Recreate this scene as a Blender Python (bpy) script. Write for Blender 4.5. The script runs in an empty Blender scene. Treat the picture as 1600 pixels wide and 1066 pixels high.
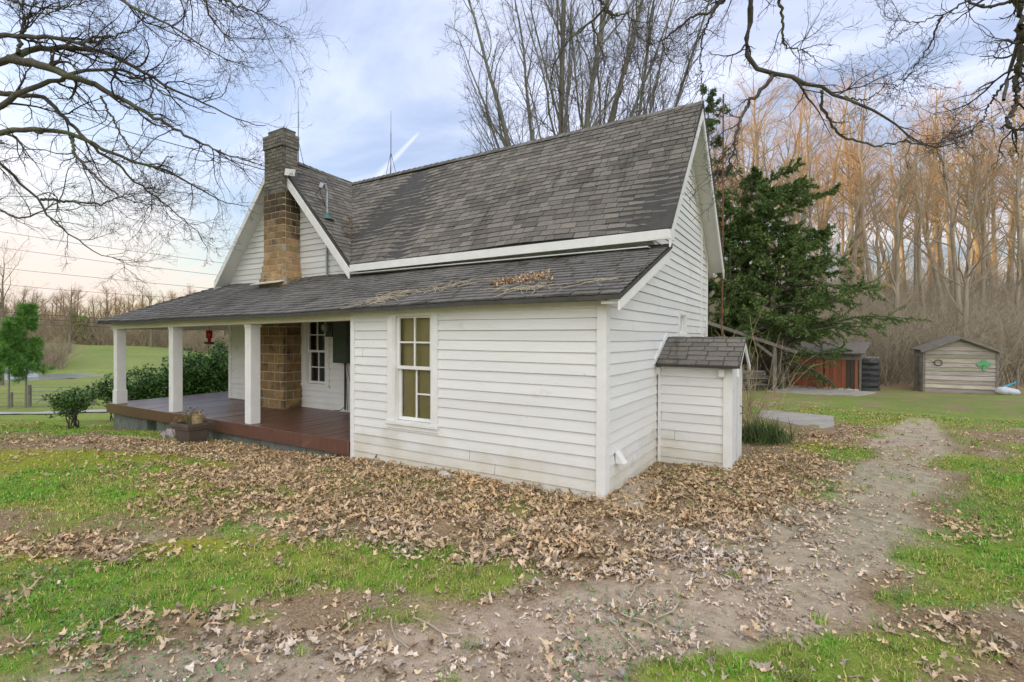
import bpy, math, random
import numpy as np
from mathutils import Vector, Matrix

RNG = np.random.default_rng(7)
random.seed(7)
scene = bpy.context.scene
COL = scene.collection

# ------------------------------------------------------------------ camera calibration (house axes: X along the front, Y into the depth)
F = 775.72
RIGHT = np.array([0.8541, 0.5200, 0.0042]); FWD = np.array([-0.5200, 0.8541, -0.0087]); 
RIGHT /= np.linalg.norm(RIGHT); FWD -= RIGHT * FWD.dot(RIGHT); FWD /= np.linalg.norm(FWD)
UP = np.cross(RIGHT, FWD)
CAM = np.array([1.837, -4.843, 1.7])

def ray(px, py):
    return RIGHT * (px - 800) / F + FWD - UP * (py - 533) / F
def onY(px, py, y):
    r = ray(px, py); return CAM + r * ((y - CAM[1]) / r[1])
def onX(px, py, x):
    r = ray(px, py); return CAM + r * ((x - CAM[0]) / r[0])
def onZ(px, py, z):
    r = ray(px, py); return CAM + r * ((z - CAM[2]) / r[2])
def at(px, py, d):
    return CAM + ray(px, py) * d
R2 = RIGHT[:2] / np.linalg.norm(RIGHT[:2]); F2 = np.array([-R2[1], R2[0]])
def plan(a, d):                       # a to the side, d straight ahead of the viewpoint, on the map
    return CAM[0] + a * R2[0] + d * F2[0], CAM[1] + a * R2[1] + d * F2[1]
def px_plan(px, d):
    return plan((px - 800) / F * d, d)
def unplan(x, y):
    dx = x - CAM[0]; dy = y - CAM[1]
    return dx * R2[0] + dy * R2[1], dx * F2[0] + dy * F2[1]

# ------------------------------------------------------------------ noise
def _hash(ix, iy, seed):
    h = (ix.astype(np.int64) * 374761393 + iy.astype(np.int64) * 668265263 + seed * 974634777) & 0xFFFFFFFF
    h = ((h ^ (h >> 13)) * 1274126177) & 0xFFFFFFFF
    return ((h ^ (h >> 16)) & 0xFFFF) / 65535.0
def vnoise(x, y, seed=0):
    x = np.asarray(x, float); y = np.asarray(y, float)
    ix = np.floor(x); iy = np.floor(y); fx = x - ix; fy = y - iy
    fx = fx * fx * (3 - 2 * fx); fy = fy * fy * (3 - 2 * fy)
    a = _hash(ix, iy, seed); b = _hash(ix + 1, iy, seed); c = _hash(ix, iy + 1, seed); d = _hash(ix + 1, iy + 1, seed)
    return (a * (1 - fx) + b * fx) * (1 - fy) + (c * (1 - fx) + d * fx) * fy
def fbm(x, y, seed=0, o=4):
    s = 0; w = 0.5; t = 0
    for k in range(o):
        s = s + w * vnoise(x * 2 ** k, y * 2 ** k, seed + k * 17); t += w; w *= 0.5
    return s / t
def smooth(e0, e1, x):
    t = np.clip((x - e0) / (e1 - e0), 0, 1); return t * t * (3 - 2 * t)

# ------------------------------------------------------------------ terrain
D_KEYS = np.array([0, 8, 9.5, 11.5, 16, 22, 28, 40, 52, 66, 90, 112, 130, 170, 230, 400.])
PROF = {                              # side angle tangent: heights along D_KEYS
    -3.0: [0, 0, -.1, -.3, -1.0, -1.8, -2.3, -2, -1, 2, 20, 32, 34, 34, 34, 34],  # far rise in the leftmost rows: unseen ridge added to block the sun
    -1.9: [0, 0, -.1, -.3, -1.0, -1.8, -2.4, -2.9, -2.8, 0, 26, 38, 40, 40, 40, 40],
    -1.25: [0, 0, -.1, -.3, -1.0, -1.85, -2.4, -2.9, -3.1, -3.0, -1.0, 5, 11, 17, 21, 23],
    -1.0: [0, 0, -.07, -.3, -1.05, -1.85, -2.4, -2.9, -3.1, -3.0, -1.4, -.45, -1.0, 4, 8, 10],
    -0.75: [0, 0, -.1, -.33, -1.0, -1.7, -2.2, -2.8, -3.1, -3.1, -2.2, -1.2, -1.6, 3, 7, 10],
    -0.55: [0, 0, -.05, -.15, -.6, -1.4, -2.0, -2.7, -3.1, -3.3, -3.3, -3.1, -3, 2, 6, 10],
    -0.1: [0, 0, 0, 0, -.1, -.3, -.4, .2, 1, 2, 4, 6, 7, 9, 10, 10],
    0.3: [0, 0, 0, -.05, -.25, -.45, -.45, 2.0, 4.6, 6.6, 8.5, 9, 9, 10, 10, 10],
    1.0: [0, 0, -.03, -.1, -.33, -.62, -.5, 2.2, 4.8, 6.8, 8.5, 9, 9, 10, 10, 10],
    3.0: [0, 0, 0, -.05, -.2, -.3, 0, 2, 4, 6, 8, 9, 9, 10, 10, 10],
}
TH = np.array(sorted(PROF)); PZ = np.array([PROF[k] for k in TH])
def H(x, y, fine=True):
    x = np.asarray(x, float); y = np.asarray(y, float)
    a, d = unplan(x, y)
    dist = np.where(d > 1, d, np.hypot(a, d) * 0.6)
    dd = np.maximum(d, 0.3 * np.abs(a) + .05)
    th = np.clip(a / dd, -3, 3)
    dist = np.maximum(dd, np.hypot(a, d) * .62 * smooth(-1.1, -2.2, th)); dist = np.maximum(dist, np.abs(a) * .34)
    j = np.clip(np.searchsorted(TH, th) - 1, 0, len(TH) - 2)
    t = (th - TH[j]) / (TH[j + 1] - TH[j]); t = t * t * (3 - 2 * t)
    i = np.clip(np.searchsorted(D_KEYS, dist) - 1, 0, len(D_KEYS) - 2)
    u = np.clip((dist - D_KEYS[i]) / (D_KEYS[i + 1] - D_KEYS[i]), 0, 1)
    z0 = PZ[j, i] * (1 - u) + PZ[j, i + 1] * u; z1 = PZ[j + 1, i] * (1 - u) + PZ[j + 1, i + 1] * u
    z = z0 * (1 - t) + z1 * t
    pq = np.hypot((a + 54.0) / 5.2, (d - 58.5) / 5.8); z = z - .7 * (1 - smooth(.75, 1.25, pq)) + .12 * np.exp(-((pq - 1.3) / .15) ** 2)
    z = z - .12 * smooth(-1.3, -.35, y) * smooth(-2.6, -4.6, x) * (1 - smooth(5, 7, y)) * (1 - smooth(13, 14.5, -x))
    if fine:
        z = z + (fbm(x * 1.1, y * 1.1, 3, 3) - .5) * 0.07 * smooth(0, 3, np.hypot(a, d)) + (fbm(x * 6, y * 6, 5, 2) - .5) * 0.03 + (fbm(x * 17, y * 17, 15, 2) - .5) * 0.016 * (1 - smooth(6, 12, np.hypot(a, d)))
        z = z + (fbm(x * .05, y * .05, 31, 3) - .5) * 2.2 * smooth(60, 130, d)
    return z
def Hs(x, y): return float(H(np.array([x]), np.array([y]))[0])

# ground cover fields, authored as soft spots on the ground: (px, py, half width, half height, weight)
def spots(lst):
    out = []
    for px, py, rx, ry, w in lst:
        c = onZ(px, py, 0.0); a, d = unplan(c[0], c[1])
        n = onZ(px, min(py + ry, 1500), 0.0); f = onZ(px, max(py - ry, 552), 0.0)
        _, dn = unplan(n[0], n[1]); _, df = unplan(f[0], f[1])
        out.append((a, d, rx * d / F, (df - dn) / 2, (px - 800) / F, w))
    return out
LEAF = spots([(420, 735, 190, 45, 1.0), (640, 780, 260, 55, 1.2), (880, 800, 240, 55, 1.2), (1060, 790, 170, 60, 1.2), (1180, 730, 120, 40, 1.1),
              (1060, 860, 180, 50, .8), (300, 690, 120, 25, .9), (90, 690, 110, 12, .7), (1290, 680, 70, 12, .9), (120, 860, 130, 25, .85), (560, 720, 120, 30, .8),
              (330, 800, 110, 20, .5), (40, 715, 60, 8, .5), (1290, 740, 80, 22, .5), (220, 970, 150, 24, .8), (80, 1020, 140, 30, .9), (430, 1015, 200, 40, 1.0), (680, 1010, 180, 36, .9), (260, 1050, 200, 30, .8), (90, 850, 120, 16, .6), (600, 930, 60, 14, .4),
              (1490, 1010, 150, 45, 1.0), (1180, 800, 150, 40, .9), (1330, 700, 70, 20, .8), (1350, 900, 160, 28, .35), (1530, 830, 90, 30, .4), (1240, 960, 90, 18, .35), (980, 900, 130, 30, .45), (250, 760, 60, 8, .5), (1215, 625, 50, 6, .35)])
GRASS = spots([(520, 880, 220, 34, 1.5), (150, 890, 160, 26, .7), (150, 740, 140, 20, .6), (720, 905, 110, 22, 1.0), (640, 960, 90, 12, .8), (300, 890, 120, 18, .9), (80, 950, 120, 40, .9), (270, 935, 110, 22, .8), (60, 780, 110, 30, .9),
               (220, 780, 110, 20, .8), (1230, 1040, 220, 40, 1.6), (1010, 1055, 110, 22, 1.0), (1420, 1010, 110, 22, .7), (1540, 900, 110, 40, .9), (1400, 870, 110, 18, .7), (1590, 760, 90, 50, 1.1), (1440, 940, 90, 18, .7),
               (1300, 765, 70, 14, .9), (1340, 715, 80, 22, .8), (1510, 640, 130, 20, .9), (1350, 640, 120, 14, .7), (1330, 850, 60, 10, .4), (1500, 720, 60, 14, .6), (640, 860, 70, 14, .6), (880, 890, 50, 8, .5),
               (30, 900, 60, 20, .5), (360, 830, 60, 10, .6), (480, 730, 60, 10, .35), (120, 905, 160, 22, .8), (200, 1000, 70, 14, .7), (330, 1035, 60, 10, .6), (20, 1050, 80, 22, .8), (170, 1050, 60, 10, .5), (380, 965, 60, 14, .6), (600, 735, 40, 10, .3)])
MOSS = spots([(120, 720, 150, 20, 1.2), (320, 770, 120, 16, 1.0), (50, 760, 90, 18, 1.0), (300, 720, 60, 10, .8), (330, 860, 160, 22, .9), (40, 880, 80, 18, .6), (470, 855, 70, 12, .5), (150, 665, 120, 6, 1.0), (1290, 700, 50, 10, .6)])
TRACK = np.array([onZ(px, py, 0.0)[:2] for px, py in ((1437, 650), (1436, 670), (1425, 700), (1395, 745), (1330, 805), (1220, 880), (1060, 945), (860, 1000), (640, 1045), (380, 1085), (0, 1130))])
TRW = np.array([.24, .28, .33, .36, .40, .42, .41, .4, .4, .4, .4])
def track(x, y):
    best = np.full(np.shape(x), 9.0)
    for k in range(len(TRACK) - 1):
        a, b = TRACK[k], TRACK[k + 1]; ab = b - a; t = np.clip(((x - a[0]) * ab[0] + (y - a[1]) * ab[1]) / ab.dot(ab), 0, 1)
        w_ = TRW[k] * (1 - t) + TRW[k + 1] * t
        best = np.minimum(best, np.hypot(x - a[0] - ab[0] * t, y - a[1] - ab[1] * t) / w_)
    return best
def field(sp, x, y):
    a, d = unplan(x, y); s = np.zeros_like(a)
    for ca, cd, ra, rd, th, w in sp:
        dd = (d - cd) / rd; da = (a - ca - th * (d - cd)) / ra
        q = da * da + dd * dd
        s = s + w * np.exp(-q * 1.1)
    return s
def zones(x, y):
    a, d = unplan(x, y)
    n1 = fbm(x * 1.5, y * 1.5, 11, 6) - .5; n2 = fbm(x * 1.9, y * 1.9, 23, 6) - .5; n3 = fbm(x * 1.7, y * 1.7, 41, 5) - .5; nf = fbm(x * 7, y * 7, 71, 3) - .5
    near = 1 - smooth(15, 22, np.hypot(a, d))
    tr_ = track(x, y); t = (1.15 - .75 * smooth(.3, 1.5, tr_) - .4 * smooth(1.3, 2.4, tr_)) * near + n3 * 1.5 * near
    offt = smooth(.7, 1.7, tr_)
    g = (field(GRASS, x, y) * (.35 + .65 * offt) + .10) * near + n1 * 1.5 * near + nf * .45 * near; m = field(MOSS, x, y) * 1.5 * near + n2 * 1.2 * near
    l = field(LEAF, x, y) * near * (.45 + .55 * offt) + (fbm(x * 1.6, y * 1.6, 57, 6) - .5) * 1.3 * near
    back = 1 - smooth(-4, 1, d)                      # behind the viewpoint: rough lawn
    g = g + .5 * back + .5 * smooth(.98, 1.2, np.abs(a) / np.maximum(d, .5)) * near * (1 - back) * (.5 + n1 * 2)
    left_lawn = smooth(-.35, -.6, a / np.maximum(d, 1)) * smooth(8, 10, d)
    g = g + left_lawn * .8 * (1 + n1)
    right_lawn = smooth(.35, .5, a / np.maximum(d, 1)) * smooth(9, 13, d) * (1 - smooth(21, 24, d))
    g = g + right_lawn * (.55 + n1 * 1.6)
    g = g * (.55 + .45 * offt)
    wood = smooth(-.3, -.1, a / np.maximum(d, 1)) * smooth(22, 25, d)
    g = g - wood * 1.2; l = l + wood * .7
    return g, m, t, l

# ------------------------------------------------------------------ mesh helpers
class MB:
    def __init__(s): s.v = []; s.f = []; s.c = []
    def poly(s, pts, c=(1, 1, 1)):
        i = len(s.v); s.v += [tuple(map(float, p)) for p in pts]; s.f.append(tuple(range(i, i + len(pts)))); s.c.append(c)
    def hexa(s, p, c=(1, 1, 1)):                    # 8 corners: bottom 4 then top 4
        i = len(s.v); s.v += [tuple(map(float, q)) for q in p]
        for f in ((3, 2, 1, 0), (4, 5, 6, 7), (0, 1, 5, 4), (1, 2, 6, 5), (2, 3, 7, 6), (3, 0, 4, 7)):
            s.f.append(tuple(i + k for k in f)); s.c.append(c)
    def box(s, x0, x1, y0, y1, z0, z1, c=(1, 1, 1)):
        s.hexa([(x0, y0, z0), (x1, y0, z0), (x1, y1, z0), (x0, y1, z0), (x0, y0, z1), (x1, y0, z1), (x1, y1, z1), (x0, y1, z1)], c)
    def slab(s, quad, th, c=(1, 1, 1), n=None):     # planar polygon thickened downwards along its normal
        q = [np.array(p, float) for p in quad]
        if n is None:
            n = np.cross(q[1] - q[0], q[2] - q[0]); n /= np.linalg.norm(n)
        b = [p - n * th for p in q]; k = len(q); i = len(s.v)
        s.v += [tuple(p) for p in q] + [tuple(p) for p in b]
        s.f.append(tuple(range(i, i + k))); s.c.append(c)
        s.f.append(tuple(range(i + 2 * k - 1, i + k - 1, -1))); s.c.append(c)
        for j in range(k):
            j2 = (j + 1) % k; s.f.append((i + j, i + k + j, i + k + j2, i + j2)); s.c.append(c)
    def beam(s, p, q, w, h, up=(0, 0, 1), c=(1, 1, 1)):
        p = np.array(p, float); q = np.array(q, float); t = q - p; t /= np.linalg.norm(t)
        r = np.cross(t, up); r /= np.linalg.norm(r); u = np.cross(r, t)
        o = [(-w / 2, -h / 2), (w / 2, -h / 2), (w / 2, h / 2), (-w / 2, h / 2)]
        s.hexa([p + r * a + u * b for a, b in o] + [q + r * a + u * b for a, b in o], c)
    def tube(s, pts, rad, k=8, c=(1, 1, 1), cap=True):
        pts = np.array(pts, float); n = len(pts); rad = np.broadcast_to(np.array(rad, float), (n,))
        t = np.gradient(pts, axis=0); t /= np.linalg.norm(t, axis=1)[:, None] + 1e-9
        ref = np.array([0, 0, 1.0]) if abs(t[0][2]) < .9 else np.array([1.0, 0, 0])
        i0 = len(s.v)
        for j in range(n):
            u = np.cross(t[j], ref); u /= np.linalg.norm(u) + 1e-9; w = np.cross(t[j], u)
            for a in range(k):
                an = 2 * math.pi * a / k
                s.v.append(tuple(pts[j] + (u * math.cos(an) + w * math.sin(an)) * rad[j]))
        for j in range(n - 1):
            for a in range(k):
                b = (a + 1) % k
                s.f.append((i0 + j * k + a, i0 + j * k + b, i0 + (j + 1) * k + b, i0 + (j + 1) * k + a)); s.c.append(c)
        if cap:
            s.f.append(tuple(i0 + a for a in range(k))[::-1]); s.c.append(c)
            s.f.append(tuple(i0 + (n - 1) * k + a for a in range(k))); s.c.append(c)
    def build(s, name, mat, parent=None, bevel=0, smooth_=False):
        me = bpy.data.meshes.new(name); me.from_pydata(s.v, [], s.f)
        at_ = me.color_attributes.new('col', 'FLOAT_COLOR', 'CORNER')
        arr = np.ones((len(me.loops), 4), np.float32); k = 0
        for f, c in zip(s.f, s.c):
            arr[k:k + len(f), :3] = c; k += len(f)
        at_.data.foreach_set('color', arr.ravel())
        me.materials.append(mat)
        if smooth_: me.polygons.foreach_set('use_smooth', np.ones(len(me.polygons), bool))
        o = bpy.data.objects.new(name, me); COL.objects.link(o)
        if parent is not None: o.parent = parent
        if bevel:
            m = o.modifiers.new('bevel', 'BEVEL'); m.width = bevel; m.segments = 2; m.limit_method = 'ANGLE'; m.angle_limit = math.radians(50)
        return o

def boards(name, lst, m_, parent, bevel=.003):
    for b_ in lst:
        mb = MB(); mb.box(*b_); mb.build(name, m_, parent, bevel=bevel)

def np_mesh(name, verts, faces, mat, parent=None, cols=None, smooth_=False):
    """verts (n,3); faces (m,k) all of one size; cols (n,3) per vertex."""
    verts = np.asarray(verts, np.float32); faces = np.asarray(faces, np.int32); m, k = faces.shape
    me = bpy.data.meshes.new(name)
    me.vertices.add(len(verts)); me.vertices.foreach_set('co', verts.ravel())
    me.loops.add(m * k); me.loops.foreach_set('vertex_index', faces.ravel())
    me.polygons.add(m); me.polygons.foreach_set('loop_start', np.arange(0, m * k, k, dtype=np.int32))
    if smooth_: me.polygons.foreach_set('use_smooth', np.ones(m, bool))
    me.update(calc_edges=True)
    a = me.color_attributes.new('col', 'FLOAT_COLOR', 'POINT')
    arr = np.ones((len(verts), 4), np.float32)
    if cols is not None: arr[:, :3] = cols[:, :3]
    if cols is not None and cols.shape[1] == 4: arr[:, 3] = cols[:, 3]
    a.data.foreach_set('color', arr.ravel())
    me.materials.append(mat)
    o = bpy.data.objects.new(name, me); COL.objects.link(o)
    if parent is not None: o.parent = parent
    return o

def tag(o, label=None, cat=None, group=None, kind=None):
    if label: o['label'] = label
    if cat: o['category'] = cat
    if group: o['group'] = group
    if kind: o['kind'] = kind
    return o
def thing(name, label, cat, loc=(0, 0, 0), rz=0, group=None):
    o = bpy.data.objects.new(name, None); COL.objects.link(o); o.location = tuple(map(float, loc)); o.rotation_euler = (0, 0, rz)
    o.empty_display_size = .3
    return tag(o, label, cat, group)
def dup(root, loc, rz, sc=(1, 1, 1), label=None, group=None):
    r = root.copy(); COL.objects.link(r); r.location = tuple(map(float, loc)); r.rotation_euler = (0, 0, rz); r.scale = sc
    if label: r['label'] = label
    if group: r['group'] = group
    for ch in root.children:
        c = ch.copy(); COL.objects.link(c); c.parent = r
        for g in ch.children:
            e = g.copy(); COL.objects.link(e); e.parent = c
    return r

# ------------------------------------------------------------------ materials
def mat(name, c1, c2=None, scale=6, rough=.7, attr=False, bump=0, bscale=40, metal=0, stretch=(1, 1, 1), detail=6, spec=.4, c3=None, s3=1.5, t3=.55, st3=(1, 1, 1)):
    m = bpy.data.materials.new(name); m.use_nodes = True; nt = m.node_tree; N = nt.nodes; L = nt.links
    b = N['Principled BSDF']; b.inputs['Roughness'].default_value = rough; b.inputs['Metallic'].default_value = metal
    b.inputs['Specular IOR Level'].default_value = spec
    tc = N.new('ShaderNodeTexCoord'); mp = N.new('ShaderNodeMapping'); mp.inputs['Scale'].default_value = stretch
    L.new(tc.outputs['Object'], mp.inputs['Vector'])
    out = None
    if c2 is None: c2 = tuple(x * .8 for x in c1)
    no = N.new('ShaderNodeTexNoise'); no.inputs['Scale'].default_value = scale; no.inputs['Detail'].default_value = detail; no.inputs['Roughness'].default_value = .65
    L.new(mp.outputs[0], no.inputs['Vector'])
    rp = N.new('ShaderNodeValToRGB'); rp.color_ramp.elements[0].position = .32; rp.color_ramp.elements[1].position = .68
    rp.color_ramp.elements[0].color = (*c1, 1); rp.color_ramp.elements[1].color = (*c2, 1)
    L.new(no.outputs['Fac'], rp.inputs['Fac']); out = rp.outputs['Color']
    if c3 is not None:
        mp3 = N.new('ShaderNodeMapping'); mp3.inputs['Scale'].default_value = st3; L.new(tc.outputs['Object'], mp3.inputs['Vector'])
        n3 = N.new('ShaderNodeTexNoise'); n3.inputs['Scale'].default_value = s3; n3.inputs['Detail'].default_value = 8; n3.inputs['Roughness'].default_value = .7
        L.new(mp3.outputs[0], n3.inputs['Vector'])
        mr = N.new('ShaderNodeMapRange'); mr.inputs['From Min'].default_value = t3; mr.inputs['From Max'].default_value = t3 + .14
        L.new(n3.outputs['Fac'], mr.inputs['Value'])
        mx = N.new('ShaderNodeMix'); mx.data_type = 'RGBA'; L.new(mr.outputs[0], mx.inputs['Factor']); L.new(out, mx.inputs['A']); mx.inputs['B'].default_value = (*c3, 1)
        out = mx.outputs['Result']
    if attr:
        at_ = N.new('ShaderNodeAttribute'); at_.attribute_name = 'col'
        mx = N.new('ShaderNodeMix'); mx.data_type = 'RGBA'; mx.blend_type = 'MULTIPLY'; mx.inputs['Factor'].default_value = 1
        L.new(out, mx.inputs['A']); L.new(at_.outputs['Color'], mx.inputs['B']); out = mx.outputs['Result']
    L.new(out, b.inputs['Base Color'])
    if bump:
        n2 = N.new('ShaderNodeTexNoise'); n2.inputs['Scale'].default_value = bscale; n2.inputs['Detail'].default_value = 5; L.new(mp.outputs[0], n2.inputs['Vector'])
        bp = N.new('ShaderNodeBump'); bp.inputs['Strength'].default_value = bump; bp.inputs['Distance'].default_value = .02
        L.new(n2.outputs['Fac'], bp.inputs['Height']); L.new(bp.outputs[0], b.inputs['Normal'])
    return m
def glass(name, tint=(.9, .95, .95)):
    m = bpy.data.materials.new(name); m.use_nodes = True; nt = m.node_tree; N = nt.nodes; L = nt.links
    N.remove(N['Principled BSDF']); o = N['Material Output']
    t = N.new('ShaderNodeBsdfTransparent'); t.inputs[0].default_value = (*tint, 1); g = N.new('ShaderNodeBsdfGlossy'); g.inputs['Roughness'].default_value = .03
    fr = N.new('ShaderNodeFresnel'); fr.inputs[0].default_value = 1.45; mx = N.new('ShaderNodeMixShader')
    ad = N.new('ShaderNodeMath'); ad.operation = 'ADD'; ad.inputs[1].default_value = .05; L.new(fr.outputs[0], ad.inputs[0]); tcg = N.new('ShaderNodeTexCoord'); ng = N.new('ShaderNodeTexNoise'); ng.inputs['Scale'].default_value = 3.0; L.new(tcg.outputs['Object'], ng.inputs['Vector']); bg_ = N.new('ShaderNodeBump'); bg_.inputs['Strength'].default_value = .25; bg_.inputs['Distance'].default_value = .03; L.new(ng.outputs['Fac'], bg_.inputs['Height']); L.new(bg_.outputs[0], g.inputs['Normal'])
    L.new(ad.outputs[0], mx.inputs[0]); L.new(t.outputs[0], mx.inputs[1]); L.new(g.outputs[0], mx.inputs[2]); L.new(mx.outputs[0], o.inputs['Surface'])
    return m

M = {}
def siding_material():
    m = mat('white_paint', (.80, .80, .79), (.74, .74, .72), 3, .55, attr=True, bump=.12, bscale=60, stretch=(.4, .4, 1.5), c3=(.58, .56, .49), s3=.9, t3=.585, st3=(1, 1, 2.2))
    # rain-splashed yellow-brown dirt on the lowest boards
    nt = m.node_tree; N = nt.nodes; L = nt.links; b = N['Principled BSDF']; src = b.inputs['Base Color'].links[0].from_socket
    tc = N.new('ShaderNodeTexCoord'); sp = N.new('ShaderNodeSeparateXYZ'); L.new(tc.outputs['Object'], sp.inputs[0])
    no = N.new('ShaderNodeTexNoise'); no.inputs['Scale'].default_value = 2.5; no.inputs['Detail'].default_value = 5; L.new(tc.outputs['Object'], no.inputs['Vector'])
    mu = N.new('ShaderNodeMath'); mu.operation = 'MULTIPLY_ADD'; L.new(no.outputs['Fac'], mu.inputs[0]); mu.inputs[1].default_value = -.9; mu.inputs[2].default_value = .45
    ad = N.new('ShaderNodeMath'); ad.operation = 'ADD'; L.new(sp.outputs['Z'], ad.inputs[0]); L.new(mu.outputs[0], ad.inputs[1])
    mr = N.new('ShaderNodeMapRange'); mr.inputs['From Min'].default_value = .02; mr.inputs['From Max'].default_value = .42; mr.inputs['To Min'].default_value = .55; mr.inputs['To Max'].default_value = 0
    L.new(ad.outputs[0], mr.inputs['Value'])
    mx = N.new('ShaderNodeMix'); mx.data_type = 'RGBA'; L.new(mr.outputs[0], mx.inputs['Factor']); L.new(src, mx.inputs['A']); mx.inputs['B'].default_value = (.52, .46, .31, 1)
    n4 = N.new('ShaderNodeTexNoise'); n4.inputs['Scale'].default_value = 16; n4.inputs['Detail'].default_value = 7; n4.inputs['Roughness'].default_value = .7; mp4 = N.new('ShaderNodeMapping'); mp4.inputs['Scale'].default_value = (.5, .5, 1.6); L.new(tc.outputs['Object'], mp4.inputs['Vector']); L.new(mp4.outputs[0], n4.inputs['Vector'])
    r4 = N.new('ShaderNodeMapRange'); r4.inputs['From Min'].default_value = .665; r4.inputs['From Max'].default_value = .70; r4.inputs['To Max'].default_value = .75; L.new(n4.outputs['Fac'], r4.inputs['Value'])
    m4 = N.new('ShaderNodeMix'); m4.data_type = 'RGBA'; L.new(r4.outputs[0], m4.inputs['Factor']); L.new(mx.outputs['Result'], m4.inputs['A']); m4.inputs['B'].default_value = (.33, .30, .26, 1)
    L.new(m4.outputs['Result'], b.inputs['Base Color'])
    return m
M['white'] = siding_material()
M['trim'] = mat('white_trim_paint', (.80, .80, .78), (.72, .72, .69), 5, .5, attr=True, bump=.08, bscale=50)
M['cream'] = mat('cream_paint', (.72, .70, .60), (.64, .62, .52), 4, .55, attr=True, bump=.08)
M['peel'] = mat('peeling_paint', (.78, .78, .76), (.70, .70, .68), 4, .7, attr=True, bump=.4, bscale=50, c3=(.16, .14, .12), s3=9, t3=.60, st3=(1, 1.2, 2.2))
M['shingle'] = mat('asphalt_shingle', (.215, .197, .168), (.145, .133, .113), 30, .92, attr=True, bump=.5, bscale=220, c3=(.062, .058, .05), s3=1.3, t3=.56, st3=(2.6, .5, .5))
M['old_shingle'] = mat('weathered_shingle', (.21, .198, .18), (.135, .128, .116), 18, .95, attr=True, bump=.6, bscale=160, c3=(.07, .066, .055), s3=1.4, t3=.54, st3=(1.2, .7, .7))
M['decking'] = mat('roof_deck', (.08, .075, .07), (.05, .05, .045), 8, .9)
M['soffit'] = mat('soffit_paint', (.74, .74, .72), (.66, .66, .63), 4, .6)
M['block'] = mat('stone_block', (.52, .375, .20), (.33, .235, .12), 7, .9, attr=True, bump=.7, bscale=45, c3=(.085, .07, .05), s3=2.6, t3=.52)
M['brick'] = mat('sooty_brick', (.27, .245, .20), (.15, .14, .12), 14, .92, attr=True, bump=.7, bscale=70, c3=(.05, .055, .045), s3=2.5, t3=.55)
M['mortar'] = mat('mortar', (.52, .47, .36), (.36, .32, .24), 9, .95, bump=.4, c3=(.09, .085, .07), s3=1.6, t3=.60)
M['dark_mortar'] = mat('dark_mortar', (.07, .07, .06), (.12, .12, .1), 9, .95)
M['deck'] = mat('oxblood_deck_paint', (.155, .075, .055), (.105, .05, .038), 5, .33, attr=True, bump=.10, bscale=30, stretch=(4, .5, 1), c3=(.20, .13, .10), s3=2, t3=.6, spec=.7)
M['cmu'] = mat('grey_block', (.20, .22, .19), (.12, .135, .115), 5, .9, attr=True, bump=.5)
M['dark'] = mat('dark_void', (.015, .015, .014), (.01, .01, .01), 5, .9)
M['glass'] = glass('window_glass')
M['blind'] = mat('brown_blind', (.46, .36, .165), (.35, .27, .12), 3, .8, bump=.1, stretch=(1, 1, .3))
M['curtain'] = mat('grey_curtain', (.10, .115, .11), (.04, .05, .048), 6, .9, stretch=(5, 1, .3))
M['room'] = mat('unlit_room', (.03, .03, .03), (.02, .02, .02), 4, .9)
M['panel'] = mat('dark_green_metal', (.045, .065, .05), (.03, .045, .035), 8, .5, bump=.05)
M['metal'] = mat('galvanised_metal', (.38, .40, .40), (.28, .30, .30), 12, .45, metal=.7)
M['iron'] = mat('dark_iron', (.06, .06, .06), (.09, .08, .075), 20, .6, metal=.4)
M['rust'] = mat('rusty_pipe', (.22, .10, .055), (.14, .06, .04), 14, .85, bump=.3)
M['rubber'] = mat('black_rubber', (.02, .02, .02), (.03, .03, .03), 10, .6)
M['boot'] = mat('green_flashing', (.10, .17, .15), (.07, .12, .10), 10, .6)
M['bark'] = mat('oak_bark', (.13, .115, .09), (.07, .062, .05), 9, .95, bump=.8, bscale=35, stretch=(1, 1, .4), c3=(.13, .16, .055), s3=1.7, t3=.50)
M['twig'] = mat('dark_twig', (.075, .062, .05), (.05, .042, .034), 6, .9)
M['wood_bark'] = mat('poplar_bark', (.42, .36, .265), (.25, .215, .16), 3, .95, bump=.5, stretch=(1, 1, .25), attr=False)
M['wood_twig'] = mat('pale_twig', (.46, .315, .165), (.34, .23, .12), 3, .95)
M['grey_bark'] = mat('grey_bark', (.22, .215, .175), (.13, .125, .105), 3, .95, bump=.5, stretch=(1, 1, .25), c3=(.15, .17, .085), s3=1.2, t3=.55)
M['grey_twig'] = mat('grey_twig', (.13, .115, .095), (.085, .075, .062), 3, .95)
M['far_bark'] = mat('far_bark', (.24, .20, .155), (.17, .145, .115), 2, .95)
M['cane'] = mat('dry_cane', (.50, .43, .31), (.34, .285, .20), 2, .95, attr=True)
M['cedar'] = mat('cedar_needle', (.14, .21, .055), (.08, .14, .038), 1.6, .8, attr=True)
M['pine'] = mat('pine_needle', (.15, .32, .06), (.095, .22, .042), 1.4, .8, attr=True)
M['shrub'] = mat('glossy_leaf', (.075, .175, .034), (.045, .115, .022), 3, .42, attr=True)
M['leaf'] = mat('dead_oak_leaf', (.70, .55, .39), (.48, .36, .235), 14, .85, attr=True)
M['grass'] = mat('grass_blade', (.25, .45, .045), (.185, .34, .035), 5, .75, attr=True)
M['weed'] = mat('weed_leaf', (.13, .25, .075), (.09, .18, .06), 5, .7, attr=True)
M['strap'] = mat('strap_leaf', (.09, .15, .045), (.06, .11, .03), 5, .7, attr=True)
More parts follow.
